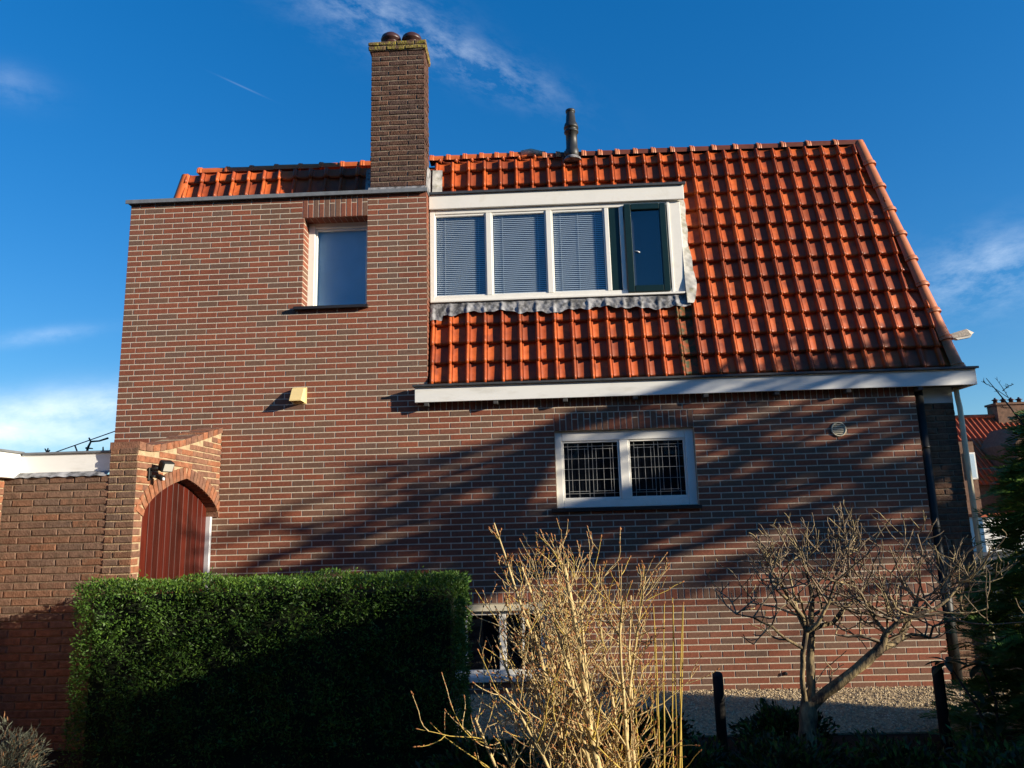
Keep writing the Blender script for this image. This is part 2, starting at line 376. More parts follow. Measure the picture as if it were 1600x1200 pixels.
def sheet(mb, x0, x1, z0, z1, y, holes, mi=0):
    """upright sheet facing -Y with rectangular holes, cut as a grid"""
    xs = sorted({x0, x1, *[h for q in holes for h in q[:2] if x0 < h < x1]}); zs = sorted({z0, z1, *[h for q in holes for h in q[2:] if z0 < h < z1]})
    for i in range(len(xs)-1):
        for j in range(len(zs)-1):
            xm, zm = (xs[i]+xs[i+1])/2, (zs[j]+zs[j+1])/2
            if any(h[0] < xm < h[1] and h[2] < zm < h[3] for h in holes): continue
            mb.add([(xs[i], y, zs[j]), (xs[i+1], y, zs[j]), (xs[i+1], y, zs[j+1]), (xs[i], y, zs[j+1])], [(0, 1, 2, 3)], mi)

# ================================================================== SETTING
g = MB(); g.add([(-400, -400, 0), (400, -400, 0), (400, 400, 0), (-400, 400, 0)], [(0, 1, 2, 3)])
tag(g.build('ground', 'soil'), 'dark bare garden soil', kind='structure')
g = MB(); g.box(1.2, 9.0, -1.50, 0.12, -0.05, 0.012)
gravel = tag(g.build('gravel_path', 'gravel_base'), 'pale gravel path along the foot of the brick wall', kind='structure')
g = MB()
for i in range(15000):
    x = random.uniform(3.6, 8.95); y = -1.48*random.random()**1.2-0.015; s = random.uniform(0.006, 0.013); a = random.uniform(0, 6.28); h = s*random.uniform(.9, 1.5)
    vs = [(x+s*math.cos(a+k*1.571)*random.uniform(.7, 1.2), y+s*math.sin(a+k*1.571)*random.uniform(.7, 1.2), 0.012+h*0.3) for k in range(4)]+[(x, y, 0.012+h)]
    g.add(vs, [(0, 1, 4), (1, 2, 4), (2, 3, 4), (3, 0, 4)], random.randrange(4))
tag(g.build('gravel', PEB), 'loose tan pebbles of the gravel path', kind='stuff')
g = MB(); g.box(9.6, 120, 4, 200, -0.05, 0.006); tag(g.build('street', 'asphalt'), 'grey street beyond the house corner', kind='structure')
for k in range(7):
    x = 0.2+k*0.62
    tag(box('edging_stone', 'stone_edge', None, x, x+0.6, -2.55, -2.43, -0.03, 0.055+random.uniform(-.01, .01), c=0.012), ['leftmost', 'second', 'third', 'fourth', 'fifth', 'sixth', 'seventh'][k]+' grey edging stone from the left under the clipped hedge', 'edging stone', 'edging stones below the hedge')

# ================================================================== HOUSE
house = thing('house', (4.2, 0, 0), 'red brick house with orange tiled roof, white dormer and tall chimney', 'house')
CH = 0.0617; Z1 = 14*CH; Z2 = Z1+0.107; Z3 = Z2+30*CH; Z4 = Z3+40*CH        # plinth soldier, gutter level, parapet
WB, WT = Z2+13*CH, Z2+26*CH                                                   # leaded window
UB, UT = Z3+19*CH, Z3+36*CH                                                   # upper window
upper = (1.975, 2.685, UB, UT); leaded = (4.66, 6.10, WB, WT); base_w = (3.36, 4.52, 2*CH, Z1)
XB = 3.345; XR = 8.37
DB = 0.0034
wall = MB()
holes = [upper, leaded, base_w]
sheet(wall, 0.004, XB-.004, 0, Z4, DB, holes); sheet(wall, XB-.004, XR-.004, 0, Z3+0.14, DB, holes)
# returns of the wall: right side of the tall block, block left side, right end, tops
wall.add([(XB-.007, DB, 2.9), (XB-.007, 0.6, 2.9), (XB-.007, 0.6, Z4), (XB-.007, DB, Z4)], [(0, 1, 2, 3)])
wall.add([(0.004, DB, 0), (0.004, 8, 0), (0.004, 8, Z4), (0.004, DB, Z4)], [(3, 2, 1, 0)])
wall.add([(XR-.004, DB, 0), (XR-.004, 0.13, 0), (XR-.004, 0.13, 2.97), (XR-.004, DB, 2.97)], [(0, 1, 2, 3)])
for (h, dep) in ((upper, 0.2), (leaded, 0.11), (base_w, 0.12)):
    x0, x1, z0, z1 = h
    wall.add([(x0, DB, z0), (x1, DB, z0), (x1, DB, z1), (x0, DB, z1), (x0, dep, z0), (x1, dep, z0), (x1, dep, z1), (x0, dep, z1)], [(0, 1, 5, 4), (1, 2, 6, 5), (2, 3, 7, 6), (3, 0, 4, 7)])
wallo = wall.build('wall', 'mortar', house)
W9 = [5, 5, 3, 4, 4, 3, 2.5, 3, 2]
hol2 = holes
items = courses(0, XR, 0, 14, CH, hol2)
items2 = courses(0, XR, Z2, 30, CH, hol2+[(4.66, 6.10, WT, WT+3*CH)])
items3 = courses(0, XB, Z3, 40, CH, hol2+[(1.955, 2.69, UT, Z4)])
allb = items+items2+items3
# upright bricks: plinth band, band under the gutter, window heads
def uprights(x0, x1, z0, z1, pitch=0.0617, split=False):
    n = max(1, round((x1-x0)/pitch)); w = (x1-x0)/n; o = []
    for k in range(n):
        a, b_ = x0+k*w+.005, x0+(k+1)*w-.005
        if split and k % 2: zc = z0+(z1-z0)*0.66; o += [(a, b_, z0, zc-.005), (a, b_, zc+.005, z1)]
        else: o.append((a, b_, z0, z1))
    return o
ups = uprights(0, 3.36, Z1+.006, Z2-.006)+uprights(4.52, XR, Z1+.006, Z2-.006)+uprights(3.36, 4.52, Z1+.006, Z2-.006)
ups += uprights(XB+.01, XR, Z3+.004, Z3+.13)
ups += uprights(4.66, 6.10, WT, WT+3*CH-.006, split=True)+uprights(1.955, 2.69, UT, Z4-.002, split=True)
CV = CAM
def near(it):
    x = (it[0]+it[1])/2; z = (it[2]+it[3])/2
    pen = 100 if (x < 4.1 and z < 1.25) else 0
    return pen+(Vector((x, 0, z))-CV).length-0.12*(x-4.5)
lay(allb, 'F', DB, DB, BRICKS, W9, wallo, 230, near, std=0.209)
lay(ups, 'F', DB, DB, BRICKS, W9, wallo, restname='soldier_brick_field')
# bricks of the block's right return and the upper window's left reveal
ret = [(a0, a1, z0, z1) for (a0, a1, z0, z1) in courses(0.0, 0.44, Z3, 40, CH, [], first=(0.105, 0.215))]
lay(ret, 'S', XB-.007, .007, BRICKS, W9, wallo, restname='return_brick_field')
rev = [(0.004, 0.196, UB+i*CH+.006, UB+(i+1)*CH-.006) for i in range(17)]
lay(rev, 'S', upper[0], .003, BRICKS, W9, wallo, restname='reveal_brick_field')
# bulk of the house behind the brick skin
bulk = MB(); bulk.box(0.01, 8.78, 0.62, 8.0, 0, 2.95); bulk.box(0.35, 8.30, 0.75, 7.5, 2.95, 5.80)
bulk.box(0.02, XB-.02, 0.345, 0.9, 2.95, Z4-.02)
bulk.build('inner_walls', 'plain_brick_wall', house)
cop = MB(); cop.bbox(-0.035, XB+0.012, -0.035, 0.46, Z4, Z4+0.022, c=.004); cop.bbox(-0.045, XB+.018, -0.046, -0.036, Z4-.012, Z4+0.034, c=.003)
cop.build('parapet_coping', 'zinc', house)
# ---- upper window
x0, x1, z0, z1 = upper
hd = MB()
for k_ in range(11): hd.box(x0+k_*(x1-x0)/11+.004, x0+(k_+1)*(x1-x0)/11-.004, .004, .168, z1-.004, z1+.004, k_ % 4)
hd.build('head_bricks', BRICKS[:4], wallo)
fw = MB(); Y0 = 0.17; ft = 0.055
fw.bbox(x0, x0+.075, Y0, Y0+.07, z0+.03, z1); fw.bbox(x1-ft, x1, Y0, Y0+.07, z0+.03, z1); fw.bbox(x0+.076, x1-ft-.001, Y0, Y0+.07, z1-.06, z1); fw.bbox(x0+.076, x1-ft-.001, Y0, Y0+.07, z0+.03, z0+.075)
fw.bbox(x0+.077, x0+.097, Y0+.02, Y0+.06, z0+.076, z1-.061, c=.003); fw.bbox(x0+.098, x1-ft-.002, Y0+.02, Y0+.06, z1-.085, z1-.061, c=.003)
win = fw.build('window', 'white_paint', house)
g = MB(); g.box(x0+.09, x1-.05, Y0+.045, Y0+.05, z0+.06, z1-.055); g.build('pane', 'glass_film', win)
g = MB(); g.box(x0+.01, x1-.01, Y0+.085, Y0+.089, z0+.03, z1-.02); g.build('roller_blind', 'roller_blind', win)
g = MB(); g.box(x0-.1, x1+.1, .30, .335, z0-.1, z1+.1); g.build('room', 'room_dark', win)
g = MB(); g.add([(x0-.075, -.055, z0+.012), (x1+.02, -.055, z0+.012), (x1+.02, .17, z0+.045), (x0-.075, .17, z0+.045), (x0-.075, -.055, z0-.018), (x1+.02, -.055, z0-.018), (x1+.02, .17, z0-.018), (x0-.075, .17, z0-.018)], [(0, 1, 2, 3), (4, 7, 6, 5), (0, 4, 5, 1), (1, 5, 6, 2), (3, 7, 4, 0), (2, 6, 7, 3)]); g.build('sill', 'sill_tile', win)
# ---- leaded window
x0, x1, z0, z1 = leaded
Y0 = 0.045; xm = (x0+x1)/2+.0
fw = MB(); fw.bbox(x0+.004, x0+.075, Y0, Y0+.08, z0+.012, z1-.004); fw.bbox(x1-.092, x1-.004, Y0, Y0+.08, z0+.012, z1-.004)
fw.bbox(x0+.076, x1-.093, Y0, Y0+.08, z1-.105, z1-.004); fw.bbox(x0+.076, x1-.093, Y0, Y0+.08, z0+.012, z0+.085); fw.bbox(xm-.05, xm+.04, Y0+.002, Y0+.08, z0+.086, z1-.106)
lw = fw.build('leaded_window', 'white_paint', house)
for (a, b_) in ((x0+.076, xm-.051), (xm+.041, x1-.093)):
    za, zb = z0+.086, z1-.106
    s = MB(); q = .018
    s.bbox(a, a+q, Y0+.012, Y0+.05, za, zb, c=.003); s.bbox(b_-q, b_, Y0+.012, Y0+.05, za, zb, c=.003); s.bbox(a+q, b_-q, Y0+.012, Y0+.05, za, za+q+.01, c=.003); s.bbox(a+q, b_-q, Y0+.012, Y0+.05, zb-q, zb, c=.003)
    sash = s.build('sash', 'white_paint', lw)
    a2, b2, za2, zb2 = a+q, b_-q, za+q+.01, zb-q
    g = MB(); g.box(a2, b2, Y0+.034, Y0+.037, za2, zb2); g.build('pane', 'glass_dark', lw)
    w_, h_ = b2-a2, zb2-za2; lc = MB(); t = .0018; yl = Y0+.031
    def vbar(u, v0=0, v1=1): lc.box(a2+u*w_-t, a2+u*w_+t, yl-.003, yl+.002, za2+v0*h_, za2+v1*h_)
    def hbar(v, u0=0, u1=1): lc.box(a2+u0*w_, a2+u1*w_, yl-.0035, yl+.0015, za2+v*h_-t, za2+v*h_+t)
    for u in (.08, .27, .455, .53, .73, .91): vbar(u)
    for u in (.145, .39, .60, .86): vbar(u, .10, .90)
    for v in (.32, .52, .71): hbar(v)
    hbar(.075); hbar(.935)
    for (ua, ub) in ((.08, .455), (.53, .91)): hbar(.115, ua, ub); hbar(.885, ua, ub)
    lc.build('lead_cames', 'lead_came', lw)
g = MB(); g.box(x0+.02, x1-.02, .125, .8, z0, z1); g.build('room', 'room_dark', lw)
g = MB(); g.bbox(x0-.055, x1+.02, -.04, .05, z0-.028, z0+.008); g.build('sill', 'sill_tile', lw)
# ---- basement window
x0, x1, z0, z1 = base_w
Y0 = 0.06; fw = MB(); xm = 4.075
fw.bbox(x0+.003, x0+.06, Y0, Y0+.06, z0+.06, z1-.075); fw.bbox(x1-.063, x1-.003, Y0, Y0+.06, z0+.06, z1-.075); fw.bbox(xm-.035, xm+.035, Y0, Y0+.06, z0+.06, z1-.075)
fw.bbox(x0+.061, xm-.036, Y0, Y0+.06, z0+.06, z0+.10); fw.bbox(xm+.036, x1-.064, Y0, Y0+.06, z0+.06, z0+.10); fw.bbox(x0+.061, xm-.036, Y0, Y0+.06, z1-.115, z1-.075); fw.bbox(xm+.036, x1-.064, Y0, Y0+.06, z1-.115, z1-.075)
fw.bbox(3.70, 3.722, Y0+.012, Y0+.05, z0+.101, z1-.116, c=.002); fw.bbox(4.27, 4.292, Y0+.012, Y0+.05, z0+.101, z1-.116, c=.002)
bw = fw.build('basement_window', 'white_paint', house)
for a, b_ in ((x0+.06, xm-.03), (xm+.03, x1-.06)):
    g = MB(); g.box(a, b_, Y0+.03, Y0+.034, z0+.09, z1-.11); g.build('pane', 'glass_dark', bw)
    g = MB()
    nx = 24; vs = []
    for k in range(nx+1):
        u = a+(b_-a)*k/nx; yy = Y0+.10+.012*math.sin(k*1.9)
        vs += [(u, yy, z0+.08), (u, yy, z0+.36)]
    g.add(vs, [(2*k, 2*k+2, 2*k+3, 2*k+1) for k in range(nx)], 0, True); g.build('half_curtain', 'blind', bw)
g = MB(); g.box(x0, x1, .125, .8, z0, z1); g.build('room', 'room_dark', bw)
box('lintel', 'cream_plastic', bw, x0+.002, x1-.002, .012, .11, z1-.074, z1-.002)
box('sill', 'white_paint', bw, x0-.02, x1+.02, -.03, .11, z0+.002, z0+.058, c=.006)
# ---- gutter
gut = MB(); GX0, GX1 = 3.225, 8.95
gut.bbox(GX0, GX1, -.105, -.085, 2.905, 3.07, c=.003); gut.bbox(GX1-.02, GX1, -.084, .55, 2.905, 3.07, c=.003); gut.bbox(GX0, GX0+.02, -.084, -.002, 2.905, 3.07, c=.003)
gutter = gut.build('gutter', 'white_board', house)
g = MB(); g.box(GX0+.021, GX1-.021, -.084, -.001, 2.925, 2.945); g.box(XR+.02, GX1-.021, 0.0, .55, 2.925, 2.945); g.build('soffit', 'soffit', gutter)
g = MB(); g.bbox(GX0-.02, GX1+.02, -.135, -.04, 3.071, 3.082, c=.003); g.bbox(GX0-.02, GX1+.02, -.139, -.129, 3.066, 3.09, c=.003); g.bbox(GX1-.03, GX1+.02, -.04, .55, 3.071, 3.082, c=.003); g.build('zinc_lip', 'dark_zinc', gutter)
for k in range(8):
    xk = 3.32+k*.72; box('bracket', 'soffit', gutter, xk, xk+.05, -.10, -.002, 2.865, 2.904, c=.004)
# ---- old brick corner pier, board, pipes
pm = MB(); pm.box(XR+.0, 8.80, .107, .4, 0, 2.76); pier = pm.build('corner_pier', 'chimney_mortar', house)
pit = courses(XR+.01, 8.80, 0, 44, .0625, [], first=(0.10, 0.21), jit=.01)
lay(pit, 'F', .107, .009, PIER, [1, 1, 1], pier, 46, lambda it: abs(it[2]-1.6), rough=.003, ch=.008)
box('frieze_board', 'white_board', house, XR+.03, 8.80, .0985, .1065, 2.755, 2.92, c=.001)
dp = MB(); dp.tube([(8.424, .047, 2.92), (8.424, .047, 1.0), (8.424, .047, .0)], .046, 12); down = dp.build('downpipe', 'black_plastic', house)
dp = MB(); dp.tube([(8.432, .040, 1.16), (8.432, .040, 0.0)], .060, 12); dp.build('lower_sleeve', 'black_plastic', down)
for zz in (2.3, 1.5, .6): dp = MB(); r_ = .064 if zz < 1 else .051; dp.lathe((8.424, .048, zz), [(r_, -.015), (r_, .015)], 12); dp.build('pipe_clip', 'black_plastic', down)
dp = MB(); dp.tube([(8.80, .02, 2.90), (8.825, .06, 2.80), (8.835, .06, 2.7), (8.835, .06, 0)], .026, 10); dp.build('white_pipe', 'cream_pipe', house)
# ---- roof
AL = R(79); RE = Vector((0, .03, 3.114)); RU = Vector((0, math.cos(AL), math.sin(AL))); RN = Vector((0, -math.sin(AL), math.cos(AL)))
def rp(x, l, n=0.0): return Vector((x, 0, 0))+RE+RU*l+RN*n
LR = 2.848
def hipx(l): return 8.859-0.448*l/LR
def hipl(l): return -0.027+0.336*l/LR
rf = MB()
rf.add([rp(XB, -.02, -.05), rp(hipx(0), -.02, -.05), rp(hipx(LR), LR, -.05), rp(XB, LR, -.05)], [(0, 1, 2, 3)]); rf.add([rp(hipl(2.2), 2.2, -.05), rp(XB, 2.2, -.05), rp(XB, LR, -.05), rp(hipl(LR), LR, -.05)], [(0, 1, 2, 3)])
A_ = rp(hipx(0), -.02, -.05); B_ = rp(hipx(LR), LR, -.05)
rf.add([A_, (A_.x, 8, A_.z), (B_.x, 7.5, B_.z), B_], [(0, 1, 2, 3)])
C_ = rp(hipl(0), -.02, -.05)+Vector((0, .75, 0)); D_ = rp(hipl(LR), LR, -.05)
rf.add([C_, D_, (D_.x, 7.5, D_.z), (C_.x, 8, C_.z)], [(0, 1, 2, 3)])
rf.add([D_, B_, (B_.x, 4, B_.z+.25), (D_.x, 4, D_.z+.25)], [(0, 1, 2, 3)]); rf.add([(D_.x, 4, D_.z+.25), (B_.x, 4, B_.z+.25), (B_.x, 7.5, B_.z), (D_.x, 7.5, D_.z)], [(0, 1, 2, 3)])
roof = rf.build('roof', 'far_tile', house)
TW, TL = .1892, .2258
PROF = [(-.010, .004), (-.006, .026), (.003, .040), (.013, .044), (.023, .040), (.031, .026), (.035, .007), (.041, .012), (.049, .012), (.055, .002), (.115, .000), (.168, .003), (.180, .006)]
BOT = [-.004, -.010, -.014, -.016, -.014, -.008, .012, .016, .008, .000, -.004, -.004, .006]
def tile_mesh(length, mat_, seed, clipx=None):
    r = random.Random(seed); b = MB(); vs = []; n = len(PROF)
    ys = [0.0, .035, length*.5, length]
    for j, y in enumerate(ys):
        lift = .036*(1-y/(TL+.04))
        for i, (x, h) in enumerate(PROF): vs.append((x, y+(BOT[i] if j == 0 else 0), h+lift-(.003 if j == 0 else 0)))
    fs = [(j*n+i, j*n+i+1, (j+1)*n+i+1, (j+1)*n+i) for j in range(3) for i in range(n-1)]
    base = len(vs)
    for i, (x, h) in enumerate(PROF): vs.append((x, BOT[i]+.008, h-.004))
    fs += [(base+i, base+i+1, i+1, i) for i in range(n-1)]
    b.add(vs, fs, 0, True)
    me = b.mesh('roof_tile', mat_)
    return me
tcache = {}
def tile(x, l, length=TL+.045, algae=False, clip=None, an=AL, origin=None):
    k = 'algae_tile' if algae else random.randrange(4)
    key = (k, round(length, 3))
    if key not in tcache: tcache[key] = tile_mesh(length, M[k] if algae else TILES[k], 1)
    me = tcache[key]
    if clip:
        me = me.copy(); bm = bmesh.new(); bm.from_mesh(me)
        for co, no in clip: bmesh.ops.bisect_plane(bm, geom=bm.verts[:]+bm.edges[:]+bm.faces[:], plane_co=co, plane_no=no, clear_outer=True)
        bm.to_mesh(me); bm.free()
        if len(me.polygons) < 3: return
    loc = origin if origin is not None else rp(x, l, -.012)
    return inst('roof_tile', me, loc+Vector((random.uniform(-.002, .002), 0, random.uniform(-.004, .004))), roof, (an+random.uniform(-.014, .014), random.uniform(-.010, .010), random.uniform(-.012, .012)))
NR = 13
DX0, DX1 = XB+.004, 6.126
for r_ in range(NR):
    l = r_*TL; ln = TL+.045 if r_ < NR-1 else LR-l-.01
    for k in range(-1, 32):
        x = 3.372+k*TW
        if 4 <= r_ <= 9 and x < 6.10: continue
        if x < XB-.02 and k >= 0: continue
        if k == -1: continue
        hx = hipx(l)-.02
        if x > hx-.03: continue
        clip = None
        if x+TW > hipx(l+TL)-.03:
            nv = Vector((1, .448/LR, 0)).normalized(); clip = [(Vector((hx-x, 0, 0)), nv)]
        al = (6.0 < x < 6.15 and r_ <= 3)
        tile(x, l, ln, al, clip)
for r_ in range(10, NR):
    l = r_*TL; ln = TL+.045 if r_ < NR-1 else LR-l-.01
    for k in range(0, 12):
        x = .335+k*TW
        if x+.05 < hipl(l): continue
        if x > 2.52: continue
        tile(x, l, ln)
# short flatter course behind the old ridge left of the flue
for k in range(0, 9):
    x = 3.41+k*TW
    o_ = rp(x, LR-.02, .0); tile(x, 0, .20, an=R(33), origin=o_)
# cap tiles
def cap_mesh(length, r0, r1, mat_, collar=.012):
    b = MB(); n = 9; vs = []
    st = [(0, r0+collar*.2), (.0, r0+collar), (.018, r0+collar*1.1), (.030, r0+collar*.6), (.038, r0+collar*.95), (.050, r0+collar*.4), (.056, r0), (length, r1)]
    for (x, r) in st:
        for i in range(n):
            a = math.pi*(-.08+1.16*i/(n-1)); vs.append((x, -r*math.cos(a), r*math.sin(a)))
    fs = [(j*n+i, (j+1)*n+i, (j+1)*n+i+1, j*n+i+1) for j in range(len(st)-1) for i in range(n-1)]
    two = isinstance(mat_, list)
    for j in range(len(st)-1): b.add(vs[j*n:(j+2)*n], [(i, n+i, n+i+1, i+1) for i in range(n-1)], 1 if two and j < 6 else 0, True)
    b.add([vs[i] for i in range(n)], [tuple(range(n))], 1 if two else 0)
    return b.mesh('ridge_tile', mat_)
def caps(xs, y, z, mat_, r=.068, flip=False):
    for a, b_ in zip(xs[:-1], xs[1:]):
        L_ = b_-a+.03
        if flip: inst('ridge_tile', cap_mesh(L_, r, r-.006, mat_), (b_, y, z+random.uniform(-.003, .003)), roof, (0, 0, math.pi))
        else: inst('ridge_tile', cap_mesh(L_, r, r-.006, mat_), (a, y, z+random.uniform(-.003, .003)), roof)
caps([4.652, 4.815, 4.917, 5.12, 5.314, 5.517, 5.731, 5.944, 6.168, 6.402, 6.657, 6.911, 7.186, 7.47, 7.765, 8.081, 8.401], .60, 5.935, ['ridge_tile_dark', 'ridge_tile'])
caps([3.279, 3.483, 3.686, 3.889, 4.073, 4.256, 4.663], .73, 6.03, 'ridge_tile_orange')
caps([0.319, 0.675, 0.98, 1.295, 1.601, 1.865, 2.13, 2.384, 2.75], .90, 6.09, 'ridge_tile_orange')
hp = [rp(hipx(l), l, .01) for l in np.linspace(-.02, LR+.02, 10)]
for a, b_ in zip(hp[:-1], hp[1:]):
    d = (b_-a); me = cap_mesh(d.length+.03, .078, .066, 'ridge_tile', .014)
    xax = d.normalized(); zax = Vector((.75, -.60, .12)); zax = (zax-xax*zax.dot(xax)).normalized(); yax = zax.cross(xax)
    o = bpy.data.objects.new('hip_tile', me); mm = Matrix((xax, yax, zax)).transposed().to_4x4(); mm.translation = a+zax*(-.03)
    o.matrix_world = mm; put(o, roof); LOC[o.name] = a
for l0, l1 in ((2.05, 2.42), (2.42, 2.80)):
    a, b_ = rp(hipl(l0), l0, .01), rp(hipl(l1), l1, .01); d = b_-a; me = cap_mesh(d.length+.03, .078, .066, 'ridge_tile_orange', .014)
    xax = d.normalized(); zax = Vector((-.75, -.60, .12)); zax = (zax-xax*zax.dot(xax)).normalized(); yax = zax.cross(xax)
    o = bpy.data.objects.new('hip_tile', me); mm = Matrix((xax, yax, zax)).transposed().to_4x4(); mm.translation = a+zax*(-.03)
    o.matrix_world = mm; put(o, roof); LOC[o.name] = a
mo = MB(); mo.tube([(4.40, .70, 6.055), (4.52, .69, 6.075), (4.66, .67, 6.04)], [.05, .045, .03], 7); mo.build('ridge_mortar', 'mortar', roof)
# ---- dormer
YD = .16; DT, DBt = 5.309, 4.061
dm = MB(); dm.box(DX0, DX1-.001, YD+.09, .55, DBt, 5.145); dm.box(DX0, DX1-.001, YD+.02, .6, 5.145, DT-.002)
dorm = dm.build('dormer', 'white_paint', house)
# dark sheet behind the glass; the unlit room is put into its colour
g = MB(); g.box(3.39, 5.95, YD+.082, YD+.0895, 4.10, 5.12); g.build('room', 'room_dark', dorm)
fs_ = MB(); fs_.bbox(DX0+.002, 6.200, YD-.035, YD+.0, 5.137, DT); fs_.build('fascia', 'white_paint', dorm)
zc = MB(); zc.bbox(DX0, 6.222, YD-.055, .55, DT+.001, DT+.012, c=.003); zc.bbox(DX0, 6.222, YD-.06, YD-.05, DT-.006, DT+.024, c=.003); zc.build('flat_roof_edge', 'dark_zinc', dorm)
fr = MB()
zb_, zt_ = DBt+.012, 5.136
fr.bbox(DX0+.005, DX0+.060, YD, YD+.07, zb_, zt_); fr.bbox(DX0+.061, 6.004, YD+.001, YD+.07, zt_-.05, zt_); fr.bbox(DX0+.061, 6.004, YD+.001, YD+.07, zb_, zb_+.048)
for a, b_ in ((3.985, 4.046), (4.658, 4.719), (5.310, 5.357), (5.474, 5.521)): fr.bbox(a, b_, YD, YD+.07, zb_+.049, zt_-.051)
fr.bbox(6.005, 6.035, YD-.004, YD+.07, zb_, zt_); fr.bbox(6.036, 6.156, YD+.006, YD+.08, zb_, zt_)
fr.bbox(DX0+.01, 6.14, YD-.03, YD+.03, DBt-.012, DBt+.011, c=.003)
frame = fr.build('window_frame', 'white_paint', dorm)
panes = [(3.406, 3.984), (4.047, 4.657), (4.720, 5.309)]
for a, b_ in panes:
    za, zb2 = zb_+.049, zt_-.051; q = .014
    s = MB(); s.bbox(a, a+q, YD+.012, YD+.05, za, zb2, c=.003); s.bbox(b_-q, b_, YD+.012, YD+.05, za, zb2, c=.003); s.bbox(a+q, b_-q, YD+.012, YD+.05, za, za+q, c=.003); s.bbox(a+q, b_-q, YD+.012, YD+.05, zb2-q-.01, zb2, c=.003); s.build('glazing_bead', 'white_paint', dorm)
    g = MB(); g.box(a+q, b_-q, YD+.030, YD+.034, za+q, zb2-q); g.build('pane', 'glass', dorm)
    bl = MB(); nz = 40
    for k in range(nz):
        zz = za+.03+(zb2-za-.07)*k/(nz-1); bl.add([(a+.02, YD+.046, zz-.007), (b_-.02, YD+.046, zz-.007), (b_-.02, YD+.056, zz+.007), (a+.02, YD+.056, zz+.007)], [(0, 1, 2, 3)])
    for u in (.17, .5, .83) if a > 4.6 else (.2, .85): bl.box(a+(b_-a)*u-.002, a+(b_-a)*u+.002, YD+.0435, YD+.0455, za+.02, zb2-.03)
    bl.build('venetian_blind', 'blind', dorm)
pn = MB(); pn.bbox(5.358, 5.473, YD+.012, YD+.04, zb_+.049, zt_-.051, c=.004); pn.build('green_panel', 'green_paint', dorm)
cs = MB(); a, b_, za, zb2 = 5.528, 5.990, zb_+.012, zt_-.03
for q in ((a, a+.075, za, zb2), (b_-.072, b_, za, zb2), (a+.076, b_-.073, za, za+.075), (a+.076, b_-.073, zb2-.07, zb2)): cs.bbox(q[0], q[1], YD-.028, YD+.03, q[2], q[3], c=.006)
case = cs.build('casement', 'green_paint', dorm)
g = MB(); g.box(a+.07, b_-.07, YD-.002, YD+.002, za+.07, zb2-.065); g.build('casement_pane', 'glass', dorm)
g = MB(); g.tube([(5.62, YD-.01, 4.56), (5.655, YD-.02, 4.55), (5.68, YD-.012, 4.54)], .006, 6); g.build('stay', 'aluminium', dorm)
# lead aprons dressed over the tiles
def drape(name, matn, fn, nu, nv):
    b = MB(); vs = [fn(i/nu, j/nv) for j in range(nv+1) for i in range(nu+1)]
    b.add(vs, [(j*(nu+1)+i, j*(nu+1)+i+1, (j+1)*(nu+1)+i+1, (j+1)*(nu+1)+i) for j in range(nv) for i in range(nu)], 0, True); return b.build(name, matn, dorm)
def crumple(x, l): return .5*math.sin(x*41+l*13)+.5*math.sin(x*67-l*31+1.3)+.6*math.sin(l*53+x*19)+.4*math.sin(x*103+l*71)
def apron(u, v):
    x = DX0+.01+u*(6.19-DX0-.01); ph = ((x-3.372) % TW)/TW
    hump = math.exp(-((ph-.07)/.10)**2)+math.exp(-((ph-1.07)/.10)**2)
    lb = .80+.02*math.sin(x*5.1)+.012*math.sin(x*17)+.008*math.sin(x*43)+(-.06 if u < .05 else 0)-.010*hump
    l = .985+(lb-.985)*v
    return rp(x, l, .052+.013*hump*min(1, v*1.5)+.006*v+.0042*crumple(x, l)*min(1, v*2))
drape('lead_apron', 'lead', apron, 260, 10)
def cheek(u, v):
    l = .82+(2.36-.82)*v; w_ = .115+.010*math.sin(l*7)+.007*math.sin(l*19)-.030*v; x = 6.150+u*w_
    if v < .08: x = 6.150+u*w_*(.55+.45*math.sqrt(v/.08))
    return rp(x, l, .088-.020*u+.0040*crumple(x*.7, l*1.3))
drape('lead_cheek', 'bright_lead', cheek, 8, 110)
ck = MB(); ck.add([(6.152, YD+.02, DBt), rp(6.152, .88, .05), rp(6.152, 2.33, .05), (6.152, YD+.02, 5.135)], [(0, 1, 2, 3)]); ck.build('cheek_side', 'white_paint', dorm)
# ---- chimney
CX0, CX1, CY0, CY1, CZ0, CZ1 = 2.700, 3.318, .05, .37, 5.33, 7.085
c_ = MB(); c_.box(CX0+.008, CX1-.008, CY0+.008, CY1, CZ0-.2, CZ1); c_.box(CX0-.02, CX1+.008, CY0-.012, CY1+.02, CZ1, CZ1+.118)
chim = c_.build('chimney', 'chimney_mortar', house)
n_ = 28; hh = (CZ1-CZ0)/n_
fr_i = courses(CX0, CX1, CZ0, n_, hh, [], L=.212, joint=.013, first=(.105, .21), jit=.008)
for it in fr_i: pass
lay(fr_i, 'F', CY0+.008, .008, CHIM, [1, 1, 1, 1], chim, 150, None, rough=.004, ch=.006)
sd = courses(CY0, CY1, CZ0, n_, hh, [], L=.212, joint=.013, first=(.21, .105), jit=.008)
lay(sd, 'S', CX1-.008, .008, CHIM, [1, 1, 1, 1], chim, 0, None, rough=.004, ch=.006, restname='side_brick_field')
capf = []
for i in range(2): capf += courses(CX0-.03, CX1+.02, CZ1+i*.06, 1, .06, [], L=.215, joint=.012, first=(.215-.1*i, .2), jit=.01)
lay(capf, 'F', CY0-.012, .014, [M['lichen_brick']], [1], chim, 20, None, rough=.005, ch=.008, name='cap_brick')
capS = []
for i in range(2): capS += courses(CY0-.02, CY1+.03, CZ1+i*.06, 1, .06, [], L=.215, joint=.012, first=(.1+.1*i, .2), jit=.01)
